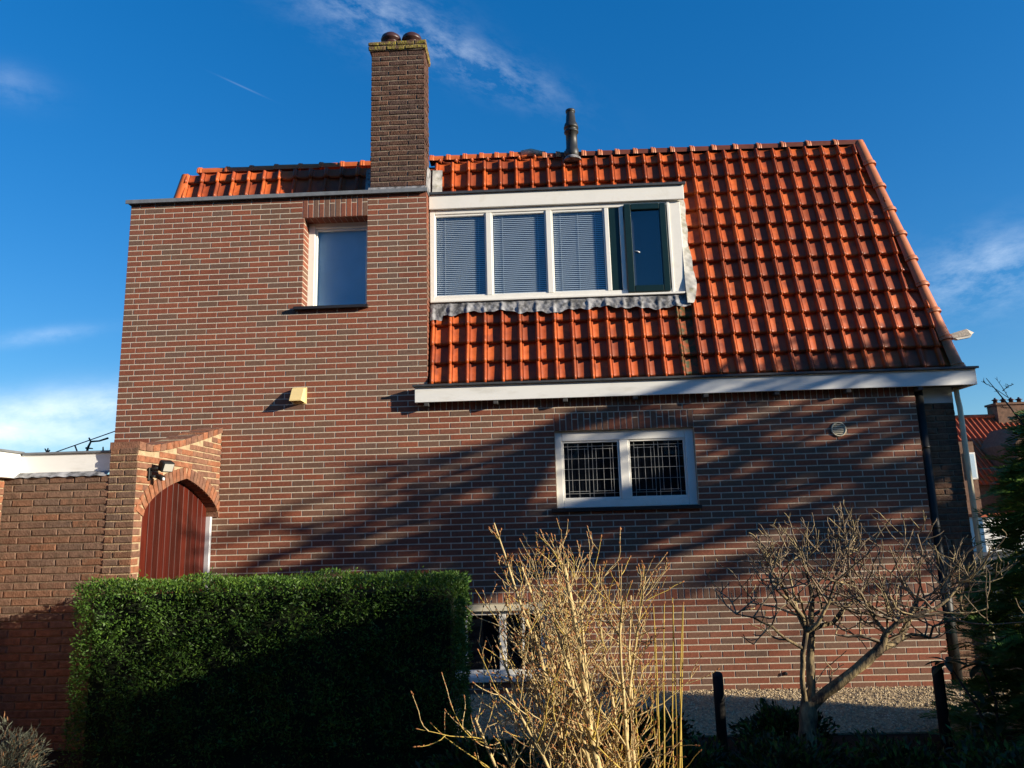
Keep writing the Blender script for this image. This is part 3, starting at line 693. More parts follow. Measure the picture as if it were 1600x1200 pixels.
lay(capS, 'S', CX1+.008, .014, [M['lichen_brick']], [1], chim, 20, None, rough=.005, ch=.008, name='cap_brick')
for (px, py) in ((2.90, .20), (3.145, .22)):
    b = MB(); b.lathe((px, py, CZ1+.118), [(.095, -.02), (.095, .07), (.085, .075), (.085, .10), (.118, .105), (.122, .125), (.112, .160), (.080, .190), (.04, .205), (.004, .208)], 20); b.build('chimney_pot', 'pot_clay', chim)
b = MB(); b.bbox(CX0-.02, CX1+.01, CY0-.028, CY0+.0, CZ0-.03, CZ0+.05, c=.006); b.build('base_flashing', 'lead', chim)
b = MB(); b.add([rp(2.55, 2.1, .07), rp(2.72, 2.1, .08), rp(2.72, 2.76, .08), rp(2.55, 2.76, .07)], [(0, 1, 2, 3)]); b.add([(3.325, .03, 5.28), (3.325, .5, 5.28), (3.325, .5, 5.78), (3.325, .2, 5.70)], [(0, 1, 2, 3)]); b.build('side_flashing', 'lead', chim)
def soaker(u, v):
    x = 3.348+u*.115; l = 2.24+v*.46; return rp(x, l, .082-.010*u+.004*crumple(x, l))
drape('lead_soaker', 'bright_lead', soaker, 5, 20)
# ---- flue, vents
f = MB(); f.lathe((5.008, .53, 5.87), [(.078, 0), (.078, .13), (.068, .14), (.068, .34), (.085, .345), (.088, .36), (.070, .365), (.070, .395), (.088, .40), (.088, .415), (.076, .46), (.062, .47), (.050, .60), (.046, .61), (.058, .615), (.058, .64), (.03, .65)], 20)
flue = f.build('flue_pipe', 'flue', house)
f = MB(); f.lathe((5.008, .53, 5.90), [(.11, -.05), (.10, -.02), (.082, 0)], 16); f.build('flue_flashing', 'lead', flue)
v = MB(); vx0, vx1 = 1.905, 2.045
v.add([(vx0+.02, 0, 3.115), (vx1, 0, 3.115), (vx1, 0, 2.955), (vx0+.02, 0, 2.955), (vx0+.005, -.045, 3.105), (vx1-.01, -.045, 3.105), (vx1-.01, -.125, 2.965), (vx0+.005, -.125, 2.965)],
      [(0, 1, 5, 4), (4, 5, 6, 7), (1, 2, 6, 5), (0, 4, 7, 3)])
vent = v.build('vent_hood', 'beige_plastic', house)
v = MB(); v.bbox(vx0+.006, vx1-.011, -.1285, -.1265, 2.962, 2.976, c=.0008); v.bbox(vx0-.005, vx1+.012, -.006, -.001, 2.945, 3.125, c=.002); v.build('vent_lip', 'beige_plastic', vent)
v = MB(); v.lathe((7.56, 0, 2.503), [(.074, .004), (.076, -.012), (.066, -.016), (.060, -.006), (.060, .002)], 24, axis='Y'); gr = v.build('vent_grille', 'cream_plastic', house)
for k in range(6):
    zz = 2.503-.045+k*.018; w_ = math.sqrt(max(.0005, .06**2-(zz-2.503)**2)); box('louvre', 'cream_plastic', gr, 7.56-w_, 7.56+w_, -.010, -.0045, zz-.005, zz+.005, c=.001)
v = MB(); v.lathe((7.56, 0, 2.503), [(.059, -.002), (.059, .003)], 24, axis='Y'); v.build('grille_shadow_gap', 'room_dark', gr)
v = MB(); v.lathe((6.805, 0, .154), [(.016, .004), (.016, -.022), (.011, -.023)], 12, axis='Y'); v.build('overflow_pipe', 'black_plastic', house)

# ================================================================== GATEWAY AND SHED
GX = 1.165; GF = -1.60; SP = 1.785; OY0, OY1 = -1.47, -.012; TH = .24
gate = thing('arched_gateway', (1.05, -.8, 0), 'pointed brick arch gateway with a red plank door beside the house', 'gateway')
oc = (OY0+OY1)/2; half = (OY1-OY0)/2; RISE = .36; AR = (half**2+RISE**2)/(2*RISE)*0.90
def arch_z(y):                                        # pointed, slightly four-centred curve
    t = min(1, abs(y-oc)/half); return SP+RISE*(.62*math.sqrt(max(0, 1-t*t))+.38*(1-t))
def top_z(y): t = (y-GF)/(0-GF); return 2.40+.33*max(0, (t-.12)/.88)**1.25
gw = MB(); NY = 40
ys = [GF+.006]+[OY0+(OY1-OY0)*(.5-.5*math.cos(math.pi*k/NY)) for k in range(NY+1)]
def lowz(y): return arch_z(y)+.008 if OY0 < y < OY1 else (SP+.03 if abs(y-OY0) < 1e-6 or abs(y-OY1) < 1e-6 else 0)
for k in range(len(ys)-1):
    a, b_ = ys[k], ys[k+1]
    inside = a >= OY0-1e-6 and b_ <= OY1+1e-6
    la, lb = (lowz(a), lowz(b_)) if inside else (0, 0)
    ta, tb = top_z(a)-.005, top_z(b_)-.005
    X0, X1 = GX-TH, GX-.008
    gw.add([(X1, a, la), (X1, b_, lb), (X1, b_, tb), (X1, a, ta), (X0, a, la), (X0, b_, lb), (X0, b_, tb), (X0, a, ta)], [(0, 1, 2, 3), (5, 4, 7, 6), (3, 2, 6, 7), (4, 5, 1, 0)])
for yy, sg in ((OY0, 1),): gw.add([(GX-TH, yy, 0), (GX-.008, yy, 0), (GX-.008, yy, SP), (GX-TH, yy, SP)], [(0, 1, 2, 3)])
gw.add([(GX-TH, GF+.006, 0), (GX-.008, GF+.006, 0), (GX-.008, GF+.006, 2.395), (GX-TH, GF+.006, 2.395)], [(0, 1, 2, 3)])
gwo = gw.build('gate_wall', 'gate_mortar', gate)
VT = .105                                             # depth of the arch ring
gi = []
for i in range(46):
    za, zb = i*.0605+.006, (i+1)*.0605-.006
    cuts = [GF]+[GF+(.105 if i % 2 else .21)+k*.215 for k in range(8)]+[-.004]
    cuts = [q for q in cuts if q <= -.004]
    for k in range(len(cuts)-1):
        a, b_ = cuts[k]+(.005 if k else 0), cuts[k+1]-.005
        zm = (za+zb)/2
        # keep clear of the opening, the ring and the raked top
        def clear(y): return zb < top_z(y)-.068 and not (OY0 < y < OY1 and zm < arch_z(y)+VT*(1+.35*abs(y-oc)/half)) and not (zm > SP-.02 and zm < SP+.1 and (OY0-.02 < y < OY1))
        pts = [a+(b_-a)*t/12 for t in range(13)]; ok = [clear(y) for y in pts]
        run = None
        for t in range(14):
            if t < 13 and ok[t]:
                if run is None: run = t
            elif run is not None:
                if t-1-run >= 2: gi.append((pts[run], pts[t-1], za, zb))
                run = None
lay(gi, 'S', GX-.008, .009, GATE, [1, 1, 1, 1], gwo, 170, None, rough=.003, ch=.006)
pf = [(GX-TH+.0, GX-.004-.11, i*.0605+.006, (i+1)*.0605-.006) for i in range(39) if i % 2] + [(GX-.105, GX-.004, i*.0605+.006, (i+1)*.0605-.006) for i in range(39) if i % 2] + [(GX-TH, GX-TH+.07, i*.0605+.006, (i+1)*.0605-.006) for i in range(39) if not i % 2]+[(GX-TH+.08, GX-.004, i*.0605+.006, (i+1)*.0605-.006) for i in range(39) if not i % 2]
lay(pf, 'F', GF+.006, .009, OLD, [1, 1, 1, 1, 1, 1], gwo, 80, None, rough=.003, ch=.006)
# arch ring of upright bricks
N_ = 26
pts = [(OY0+(OY1-OY0)*(.5-.5*math.cos(math.pi*k/200))) for k in range(201)]
curve = [Vector((0, y, arch_z(y) if OY0 < y < OY1 else SP)) for y in pts]
cum = [0]
for a, b_ in zip(curve[:-1], curve[1:]): cum.append(cum[-1]+(b_-a).length)
def at(s):
    s = max(0, min(cum[-1]-1e-6, s))
    for k in range(200):
        if cum[k+1] >= s: t = (s-cum[k])/(cum[k+1]-cum[k]+1e-9); return curve[k].lerp(curve[k+1], t)
for k in range(N_):
    s0, s1 = cum[-1]*k/N_, cum[-1]*(k+1)/N_; p0, p1 = at(s0+.004), at(s1-.004); t = (p1-p0).normalized(); nrm = Vector((0, -t.z, t.y))
    if nrm.z < 0: nrm = -nrm
    d = VT*(1+.25*abs((p0.y+p1.y)/2-oc)/half)
    q0, q1 = p0+nrm*d-t*.004*(-1), p1+nrm*d
    b = MB(); xs = (GX-TH-.004, GX+.004)
    vv = [Vector((x, q.y, q.z)) for x in xs for q in (p0, p1, q1, q0)]
    b.add(vv, [(4, 5, 6, 7), (3, 2, 1, 0), (0, 1, 5, 4), (1, 2, 6, 5), (2, 3, 7, 6), (3, 0, 4, 7)]); b.build('arch_brick', GATE[random.randrange(4)], gwo)
# raked top course
k = 0; y = GF
while y < -.03:
    w_ = random.uniform(.10, .125); a, b_ = y, min(y+w_-.012, -.01); h = random.uniform(.055, .066)
    b = MB(); vs = []
    for x in (GX-TH-.008, GX+.006):
        vs += [(x, a, top_z(a)-.062), (x, b_, top_z(b_)-.062), (x, b_, top_z(b_)-.062+h+random.uniform(-.006, .006)), (x, a, top_z(a)-.062+h+random.uniform(-.006, .006))]
    b.add(vs, [(4, 5, 6, 7), (3, 2, 1, 0), (0, 1, 5, 4), (1, 2, 6, 5), (2, 3, 7, 6), (3, 0, 4, 7)]); b.build('capping_brick', GATE[random.randrange(4)], gwo); y += w_
# door
dr = MB(); XD = GX-.115
dr.box(XD-.05, XD-.035, OY0-.02, OY1, 0, SP+.42); door = dr.build('door', DOOR[1], gate)
npl = 14; wpl = (OY1-.03-OY0)/npl
for k in range(npl):
    a = OY0+k*wpl+.003; b_ = a+wpl-.006; b = MB(); zt = 2.2
    b.bbox(XD-.034, XD+.0+random.uniform(-.003, .003), a, b_, .02, zt, c=.004); b.build('plank', DOOR[random.randrange(3)], door)
box('door_jamb', 'aluminium', gate, GX-.114, GX-.062, -.05, -.012, 0, SP+.01, c=.003)
# floodlight
fl = thing('floodlight', (GX, -1.40, 2.15), 'black halogen floodlight with motion sensor fixed to the gateway', 'floodlight')
b = MB(); b.bbox(GX+.008, GX+.022, -1.45, -1.41, 2.09, 2.20); b.tube([(GX+.02, -1.43, 2.18), (GX+.06, -1.41, 2.195), (GX+.09, -1.38, 2.20)], .012, 8); b.tube([(GX+.02, -1.43, 2.12), (GX+.06, -1.42, 2.125)], .011, 8); b.build('bracket', 'black_plastic', fl)
b = MB(); b.bbox(-.045, .032, -.055, .055, -.045, .045, c=.010); hs = inst('lamp_housing', b.mesh('lamp_housing', 'black_plastic'), (GX+.125, -1.37, 2.21), fl, (0, R(24), R(-30)))
b = MB(); b.bbox(.0325, .036, -.043, .043, -.033, .033, c=.001); inst('lamp_glass', b.mesh('lamp_glass', 'flood_glass'), (GX+.125, -1.37, 2.21), fl, (0, R(24), R(-30)))
b = MB(); b.bbox(-.04, .04, -.022, .022, -.02, .022, c=.009); inst('motion_sensor', b.mesh('motion_sensor', 'black_plastic'), (GX+.09, -1.39, 2.115), fl, (0, R(20), R(-30)))
b = MB(); b.lathe((GX+.125, -1.41, 2.10), [(.004, -.014), (.012, -.009), (.012, .009), (.004, .014)], 10); b.build('sensor_lens', 'lamp_glass', fl)
# shed wall
shed = thing('brick_shed', (0, -1.4, 0), 'low brown brick shed wall with white roof edge left of the gateway', 'shed')
SXa, SXb = -2.5, GX-TH-.002; SY = GF+.004
b = MB(); sheet(b, SXa, SXb, 0, 2.135, SY+.007, []); b.box(SXa, SXb, SY+.02, 3.0, 0, 2.14); swall = b.build('shed_wall', 'old_mortar', shed)
si = courses(.01, SXb, 0, 35, .061, [], L=.222, joint=.011, first=(.18, .29), jit=.006)
lay(si, 'F', SY+.007, .008, OLD, [1, 1, 1, 1, 1, 1], swall, 190, None, rough=.0028, ch=.005)
b = MB(); b.bbox(.121, SXb-.004, SY+.055, SY+.08, 2.165, 2.325, c=.003); b.build('fascia', 'white_board', shed)
def fla(u, v):
    return (.10+u*(SXb-.02-.10), SY+.055-.075*v-.01*math.sin(u*30)*v, 2.175-.045*v-.004*math.sin(u*47)*v)
b = MB(); nu, nv = 40, 4; vs = [fla(i/nu, j/nv) for j in range(nv+1) for i in range(nu+1)]
b.add(vs, [(j*(nu+1)+i, j*(nu+1)+i+1, (j+1)*(nu+1)+i+1, (j+1)*(nu+1)+i) for j in range(nv) for i in range(nu)], 0, True); b.build('lead_flashing', 'lead', shed)
b = MB(); b.bbox(.136, SXb, SY+.035, 3.0, 2.326, 2.345, c=.004); b.build('roof_edge', 'zinc', shed)
ext = thing('garage', (-1, -3, 0), 'white edged flat garage roof corner over an orange brick wall, far left', 'garage')
NX = .05
b = MB(); b.box(-2.5, NX-.009, -4.2, SY-.012, 0, 2.12); ew = b.build('garage_wall', 'gate_mortar', ext)
ei = courses(-4.19, SY-.013, 0, 34, .062, [], L=.222, joint=.012, first=(.11, .22), jit=.006)
lay(ei, 'S', NX-.009, .009, GATE, [1, 1, 1, 1], ew, 0, None, rough=.003, ch=.006)
b = MB(); b.bbox(-2.5, .12, -4.3, SY+.075, 2.13, 2.335, c=.004); b.build('fascia', 'white_board', ext)
b = MB(); b.bbox(-2.5, .135, -4.32, SY+.075, 2.336, 2.356, c=.004); b.build('roof_edge', 'zinc', ext)

# ================================================================== PLANTS
def grow(tb, p, d, L_, r0, segs, wob, up, n=5, mi=0, r1=None, droop=0):
    """a crooked shoot; returns its points and radii"""
    p = Vector(p); d = Vector(d).normalized(); pts = [p.copy()]; rad = [r0]; r1 = r0*.45 if r1 is None else r1
    for k in range(segs):
        d = d+Vector((random.gauss(0, wob), random.gauss(0, wob), random.gauss(0, wob)))+Vector((0, 0, up)); d.normalize()
        p = p+d*(L_/segs); pts.append(p.copy()); rad.append(r0+(r1-r0)*(k+1)/segs)
    tb.tube(pts, rad, n, mi, cap=False)
    return pts, rad
# ---- clipped hedge
hx0, hx1, hy0, hy1, hz = 1.10, 3.92, -2.22, -1.72, 1.29
hedge = thing('hedge', (2.45, -1.95, 0), 'dark green clipped box hedge standing in front of the gateway', 'hedge')
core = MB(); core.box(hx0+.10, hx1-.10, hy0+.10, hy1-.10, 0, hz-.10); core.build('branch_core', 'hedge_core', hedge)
n = 78000
area = [(2.9*1.3, 'F'), (2.9*.5, 'T'), (.5*1.3, 'R'), (.5*1.3, 'L'), (2.9*1.3*.25, 'B')]
w_ = np.array([a for a, _ in area]); cnt = (w_/w_.sum()*n).astype(int); P = []; Nn = []
for (a, s), c in zip(area, cnt):
    u, v_, dp_ = RNG.random(c), RNG.random(c), RNG.random(c)**1.6*.10
    X = hx0+u*(hx1-hx0); Z = v_*hz; Yv = hy0+u*(hy1-hy0)
    if s == 'F': q = np.stack([X, hy0+dp_, Z], 1); nn = (0, -1, .25)
    elif s == 'B': q = np.stack([X, hy1-dp_, Z], 1); nn = (0, 1, .25)
    elif s == 'T': q = np.stack([X, hy0+v_*(hy1-hy0), hz-dp_], 1); nn = (0, 0, 1)
    elif s == 'R': q = np.stack([hx1-dp_, Yv, Z], 1); nn = (1, 0, .25)
    else: q = np.stack([hx0+dp_, Yv, Z], 1); nn = (-1, 0, .25)
    P.append(q); Nn.append(np.tile(nn, (c, 1)))
P = np.concatenate(P); Nn = np.concatenate(Nn).astype(float)
def lump(q, s): return np.sin(q[:, 0]*s*3.1+1.3*np.sin(q[:, 2]*s*2.3))*np.sin(q[:, 2]*s*3.7+q[:, 0]*s)*np.cos(q[:, 1]*s*3.3+.7)
off = .036*lump(P, 1.3)+.030*lump(P+3, 3.1)+.016*lump(P+7, 7.7)+np.where(RNG.random(len(P)) < .02, RNG.random(len(P))*.05, 0)
P = P+Nn*off[:, None]
# rounded edges, loose bottom
ex = np.clip(.12-(hz-P[:, 2]), 0, .12); P[:, 1] += np.where(Nn[:, 1] < -.5, ex**2*4, 0)
ex2 = np.clip(.14-(P[:, 0]-hx0), 0, .14); P[:, 2] -= np.where(Nn[:, 2] > .5, ex2**2*5, 0); ex3 = np.clip(.10-(hx1-P[:, 0]), 0, .1); P[:, 2] -= np.where(Nn[:, 2] > .5, ex3**2*5, 0)
keep = ~((RNG.random(len(P)) < np.clip((lump(P+11, 4.2)+.1)*1.2, 0, .75))) & ~((P[:, 2] < .16) & (RNG.random(len(P)) < .6)) & (P[:, 2] > .03)
P, Nn = P[keep], Nn[keep]; c = len(P)
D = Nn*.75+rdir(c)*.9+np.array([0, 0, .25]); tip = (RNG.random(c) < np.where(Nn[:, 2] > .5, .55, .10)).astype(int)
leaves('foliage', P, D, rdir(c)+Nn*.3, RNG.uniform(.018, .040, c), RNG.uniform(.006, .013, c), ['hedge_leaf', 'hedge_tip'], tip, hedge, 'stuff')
st = MB()
for k in range(9):
    x = hx0+.2+k*.31; st.tube([(x, -1.97, 0), (x+.03, -1.95, .5), (x-.02, -1.97, 1.1)], [.02, .015, .006], 6)
st.build('stem', 'bark_dark', hedge)
# ---- budding shrub with many tan stems
shrub = thing('budding_shrub', (4.78, -4.4, 0), 'leafless budding shrub with many sunlit tan stems in the foreground', 'shrub')
random.seed(41)
SB = (4.79, -4.4, 0.05)
st, tw, bd = MB(), MB(), MB()
def bud_at(p, d, s=.006):
    d = Vector(d).normalized(); bd.tube([p, p+d*s, p+d*s*2.2], [s*.45, s*.62, s*.1], 4, 0, cap=False)
tips = []
def sub(pts, rad, lvl, L_, dens, up):
    n_ = len(pts)
    for i in range(1, n_):
        for _ in range(dens):
            if random.random() < .30: continue
            t = random.random(); p = pts[i-1].lerp(pts[i], t); d = (pts[i]-pts[i-1]).normalized()
            side = Vector((random.gauss(0, 1), random.gauss(0, .8), random.gauss(.1, .6))); side = (side-d*side.dot(d)).normalized()
            dd = d*random.uniform(.35, .8)+side*random.uniform(.5, .95)+Vector((0, 0, up)); r = max(.0020, rad[i]*random.uniform(.40, .62)); l = L_*random.uniform(.45, 1.15)
            zc_ = 1.69-.85*max(0, 4.60-p.x)**1.3-.80*max(0, p.x-4.78)+random.uniform(-.12, .02)
            if p.z+l > zc_: l = max(.04, zc_-p.z)
            q, rr = grow(tw, p, dd, l, r, 5, .13, .10, 4, 0 if random.random() < .8 else 1, .0011)
            for w in range(2, len(q)):
                for _b in range(2):
                    if random.random() < .62: u = q[w-1].lerp(q[w], random.random()); bud_at(u, (q[w]-q[w-1])+Vector((random.gauss(0, .02), random.gauss(0, .02), .01)), random.uniform(.0028, .0050))
            bud_at(q[-1], q[-1]-q[-2], .0055)
            if lvl < 1: sub(q, rr, lvl+1, L_*.5, 1, up)
main = [  # lean x, lean y, length, radius, upward pull
    (-.06, .05, 1.42, .019, .06), (-.55, .1, 1.05, .013, .10), (-.95, -.05, 1.0, .012, .07), (-.34, .25, 1.25, .012, .08), (-.24, -.2, 1.3, .011, .06),
    (.07, .1, 1.35, .010, .05), (-.75, .3, .95, .010, .13), (-1.25, .1, .8, .009, .10), (-.12, .35, 1.4, .011, .04), (.05, -.3, 1.45, .010, .05),
    (-.45, -.3, 1.15, .010, .1), (.20, .15, 1.05, .008, .06), (.12, -.2, 1.2, .008, .06), (-.05, .1, 1.3, .008, .08), (-.62, -.1, 1.2, .009, .12), (-.20, .0, 1.42, .009, .05),
    (-.85, .2, 1.05, .010, .16), (-1.05, -.2, .9, .009, .12), (-.50, .15, 1.2, .010, .09), (-.30, .3, 1.3, .009, .07), (.02, .2, 1.3, .009, .05)]
for (lx, ly, L_, r, up) in main:
    b0 = Vector(SB)+Vector((random.uniform(-.06, .05), random.uniform(-.05, .05), .3*random.random()))
    q, rr = grow(st, b0, (lx, ly, 1), L_*(1 if lx < -.02 else .9), r*1.3, 9, .085, up, 7, 0, r*.40)
    sub(q[2:], rr[2:], 0, .32, 3, .20)
for k in range(9):          # straight yellow whips on the right
    b0 = Vector((4.86+random.uniform(0, .16), -4.4+random.uniform(-.1, .1), .1)); q, rr = grow(st, b0, (random.uniform(.0, .10), random.uniform(-.05, .1), 1), random.uniform(.85, 1.25), random.uniform(.0035, .0055), 8, .02, .02, 5, 1, .002)
    for w in range(4, len(q)):
        if random.random() < .7: bud_at(q[w], (random.gauss(0, .3), 0, 1), .006)
st.build('stem', ['bark_tan', 'bark_yellow'], shrub); tw.build('twigs', ['bark_tan', 'bark_yellow'], shrub, 'stuff'); bd.build('buds', 'bud_red', shrub, 'stuff')
# ---- small pruned tree
random.seed(52)
ptree = thing('pruned_tree', (6.17, -2.4, 0), 'small leafless pruned tree with three forking trunks before the sunlit wall', 'tree')
tk, tw = MB(), MB(); YT = -2.4
def pl(*a): return [Vector((x, YT+dy, z)) for x, dy, z in a]
limbs = [
 (pl((6.17, 0, -.02), (6.18, 0, .2), (6.205, 0, .38), (6.216, 0, .46)), [.072, .066, .062, .056], 0),
 (pl((6.20, 0, .43), (6.178, -.03, .52), (6.172, -.05, .62), (6.185, -.06, .76), (6.222, -.06, .90), (6.20, -.08, 1.0), (6.12, -.1, 1.10), (6.03, -.14, 1.18)), [.024, .020, .018, .018, .019, .016, .014, .010], 1),
 (pl((6.222, .0, .44), (6.250, .02, .58), (6.262, .03, .72), (6.285, .04, .86), (6.30, .05, .98), (6.325, .06, 1.10), (6.31, .08, 1.25)), [.038, .032, .030, .030, .024, .018, .012], 1),
 (pl((6.23, 0, .43), (6.33, -.03, .52), (6.45, -.06, .61), (6.58, -.08, .71), (6.66, -.09, .775), (6.70, -.09, .83), (6.72, -.10, .89), (6.80, -.12, .96)), [.044, .040, .038, .037, .036, .028, .022, .018], 1),
 (pl((6.68, -.09, .79), (6.78, -.06, .815), (6.87, -.02, .88), (6.93, .0, .96), (7.00, .03, 1.07)), [.028, .026, .022, .018, .013], 1),
 (pl((6.80, -.04, .82), (6.93, 0, .86), (7.03, .03, .845), (7.06, .03, .83), (7.10, .05, .90), (7.24, .06, .94)), [.014, .013, .011, .010, .009, .006], 2),
 (pl((6.30, .05, .90), (6.38, .08, .92), (6.46, .1, .93), (6.55, .12, 1.02), (6.66, .14, 1.08), (6.73, .15, 1.18)), [.022, .020, .018, .015, .012, .009], 1),
 (pl((6.222, -.06, .90), (6.29, -.1, .96), (6.36, -.12, 1.08), (6.42, -.13, 1.22)), [.018, .015, .012, .009], 1),
 (pl((6.185, -.06, .80), (6.08, -.1, .86), (5.98, -.13, .95), (5.86, -.15, 1.01), (5.74, -.2, 1.04)), [.013, .011, .009, .007, .004], 1),
 (pl((6.80, -.12, .96), (6.90, -.14, 1.0), (7.02, -.14, 1.03), (7.14, -.12, 1.10), (7.25, -.1, 1.2)), [.017, .015, .012, .010, .007], 1),
 (pl((6.12, -.1, 1.10), (6.08, -.08, 1.2), (6.10, -.05, 1.32)), [.012, .009, .006], 1),
 (pl((6.72, -.10, .89), (6.66, -.06, 1.0), (6.62, -.04, 1.12), (6.56, 0, 1.25)), [.016, .013, .010, .007], 1),
 (pl((6.93, .0, .96), (6.98, .06, 1.0), (7.10, .1, 1.02), (7.22, .12, 1.10)), [.012, .010, .008, .006], 1)]
def spray(p, d, L_, r, lvl):
    zc_ = 1.74-.34*((p.x-6.68)/.9)**2+random.uniform(-.18, .04)
    if p.z+L_ > zc_: L_ = max(.05, zc_-p.z)
    q, rr = grow(tw, p, d, L_, r, 4, .20, .12, 5, 0 if random.random() < .55 else 1, max(.0026, r*.5))
    if lvl:
        for i in range(1, len(q)):
            if random.random() < .45: continue
            sgn = 1 if (i+int(p.x*97)) % 2 else -1
            sd = Vector((sgn*random.uniform(.4, 1.0), random.gauss(0, .6), random.uniform(0, .7))); dd = (q[i]-q[i-1]).normalized()*.55+sd.normalized()*.8
            spray(q[i], dd, L_*random.uniform(.5, .85), max(.0036, rr[i]*.75), lvl-1)
for pts, rad, kind in limbs:
    sm = []; sr = []
    for i in range(len(pts)-1):
        for t in (0, .5): sm.append(pts[i].lerp(pts[i+1], t)+(Vector((random.gauss(0, .004),)*3) if t else Vector())); sr.append(rad[i]+(rad[i+1]-rad[i])*t)
    sm.append(pts[-1]); sr.append(rad[-1]); tk.tube(sm, [q*.88*random.uniform(.92, 1.1) for q in sr], 9, 0, cap=False)
    if kind:
        n0 = max(1, len(pts)//2) if kind == 1 else 2
        for i in range(n0, len(pts)):
            for _ in range(1 if i < len(pts)-1 else 4):
                d = Vector((random.gauss(0, .75), random.gauss(0, .6), abs(random.gauss(.55, .4)))); spray(pts[i], d, random.uniform(.28, .52), min(.012, max(.006, rad[i]*.6)), 2)
for k in range(34):
    i = random.randrange(1, len(limbs)); pts, rad, _ = limbs[i]; j = random.randrange(1, len(pts)); spray(pts[j], (random.gauss(0, 1), random.gauss(0, .6), random.gauss(.05, .35)), random.uniform(.12, .34), .006, 1)
tk.build('trunk', 'bark_trunk', ptree); tw.build('crown_twigs', ['twig_brown', 'bark_pale'], ptree, 'stuff')
# ---- conifer on the right
con = thing('conifer', (8.3, -2.2, 0), 'dark green feathery conifer at the right edge with a bare leader twig', 'conifer')
P, D, Nn, Ls, Ws = [], [], [], [], []
ctr = np.array([8.30, -2.2]); Hc = 2.42
for k in range(4300):
    z = .10+2.24*random.random()**1.15; rr = (.88*(1-z/Hc)**.72+.03)*(1+.16*math.sin(z*7+k % 3)); a = random.uniform(0, 6.283); q = random.random()**.5
    if q < .55: continue
    p0 = np.array([ctr[0]+rr*q*math.cos(a), ctr[1]+rr*q*math.sin(a), z]); out = np.array([math.cos(a), math.sin(a), random.uniform(-.25, .55)]); out /= np.linalg.norm(out)
    side = np.cross(out, [0, 0, 1]); side /= np.linalg.norm(side); tilt = random.uniform(-.8, .8); side = side*math.cos(tilt)+np.cross(side, out)*math.sin(tilt)
    Lf = random.uniform(.14, .27)
    for j in range(26):
        t = j/26; sgn = 1 if j % 2 else -1; b0 = p0+out*Lf*t+np.array([0, 0, -.04*t*t]); d = out*.75+side*sgn*(.75-.3*t)
        P.append(b0); D.append(d); Nn.append(np.cross(out, side)); Ls.append(Lf*.30*(1-.6*t)+.012); Ws.append(.015)
c = len(P); leaves('foliage', np.array(P), np.array(D)+rdir(c)*.12, np.array(Nn), np.array(Ls), np.array(Ws), ['thuja_leaf', 'hedge_tip'], (RNG.random(c) < .06).astype(int), con, 'stuff')
t_ = MB(); t_.tube([(8.3, -2.2, 0), (8.28, -2.2, 1.2), (8.14, -2.19, 2.0), (7.94, -2.17, 2.38), (7.80, -2.16, 2.61)], [.06, .04, .015, .006, .002], 7)
t_.build('trunk', 'bark_dark', con)
t_ = MB()
for z0_, dx, dz, l in ((2.33, -.20, .03, 5), (2.40, -.06, .16, 4), (2.42, -.16, .13, 4), (2.47, .10, .05, 4), (2.28, .12, .08, 3)):
    p0 = Vector((8.00-(z0_-2.3)*.6, -2.17, z0_+.04)); p1 = p0+Vector((dx, .02, dz)); t_.tube([p0, p0.lerp(p1, .5)+Vector((0, 0, .01)), p1], [.003, .0025, .0015], 4)
    for k in range(l*2): u = p0.lerp(p1, .3+.7*random.random()); t_.tube([u, u+Vector((random.uniform(-.03, .02), random.uniform(-.02, .02), random.uniform(-.01, .035)))], [.002, .001], 4)
t_.build('leader_twig', 'bark_dark', con)
core = MB(); core.lathe((8.30, -2.2, 0), [(.42, .05), (.40, .8), (.20, 1.5), (.03, 2.0)], 10); core.build('inner_shade_branches', 'hedge_core', con)
def bush(name, c0, rx, ry, rz, n, L_, W_, mats, tipf, label, cat, bend=.1, corem='hedge_core', group=None):
    th = thing(name, (c0[0], c0[1], 0), label, cat, group); d = rdir(n); d[:, 2] = np.abs(d[:, 2])*1.0-.15; r = RNG.random(n)**.4
    wob = 1+.22*np.sin(d[:, 0]*6+d[:, 2]*5)+.15*np.sin(d[:, 1]*9+d[:, 0]*4)
    P = np.array(c0)+d*np.array([rx, ry, rz])*(r*wob)[:, None]; P[:, 2] = np.maximum(P[:, 2], .02)
    leaves('foliage', P, d+rdir(n)*.8+np.array([0, 0, .3]), rdir(n)+np.array([0, 0, .8]), RNG.uniform(.6, 1.2, n)*L_, RNG.uniform(.7, 1.2, n)*W_, mats, (RNG.random(n) < tipf).astype(int), th, 'stuff', bend)
    s = MB()
    for k in range(6): a = random.uniform(0, 6.28); s.tube([(c0[0], c0[1], 0), (c0[0]+rx*.3*math.cos(a), c0[1]+ry*.3*math.sin(a), c0[2]), (c0[0]+rx*.7*math.cos(a), c0[1]+ry*.7*math.sin(a), c0[2]+rz*.6)], [.012, .008, .003], 5)
    s.build('stems', 'bark_dark', th); return th
bush('variegated_shrub', (9.65, .45, .55), .50, .40, .75, 5200, .05, .026, ['euonymus_leaf', 'hedge_tip'], .25, 'yellow variegated shrub glowing behind the conifer at the house corner', 'shrub')
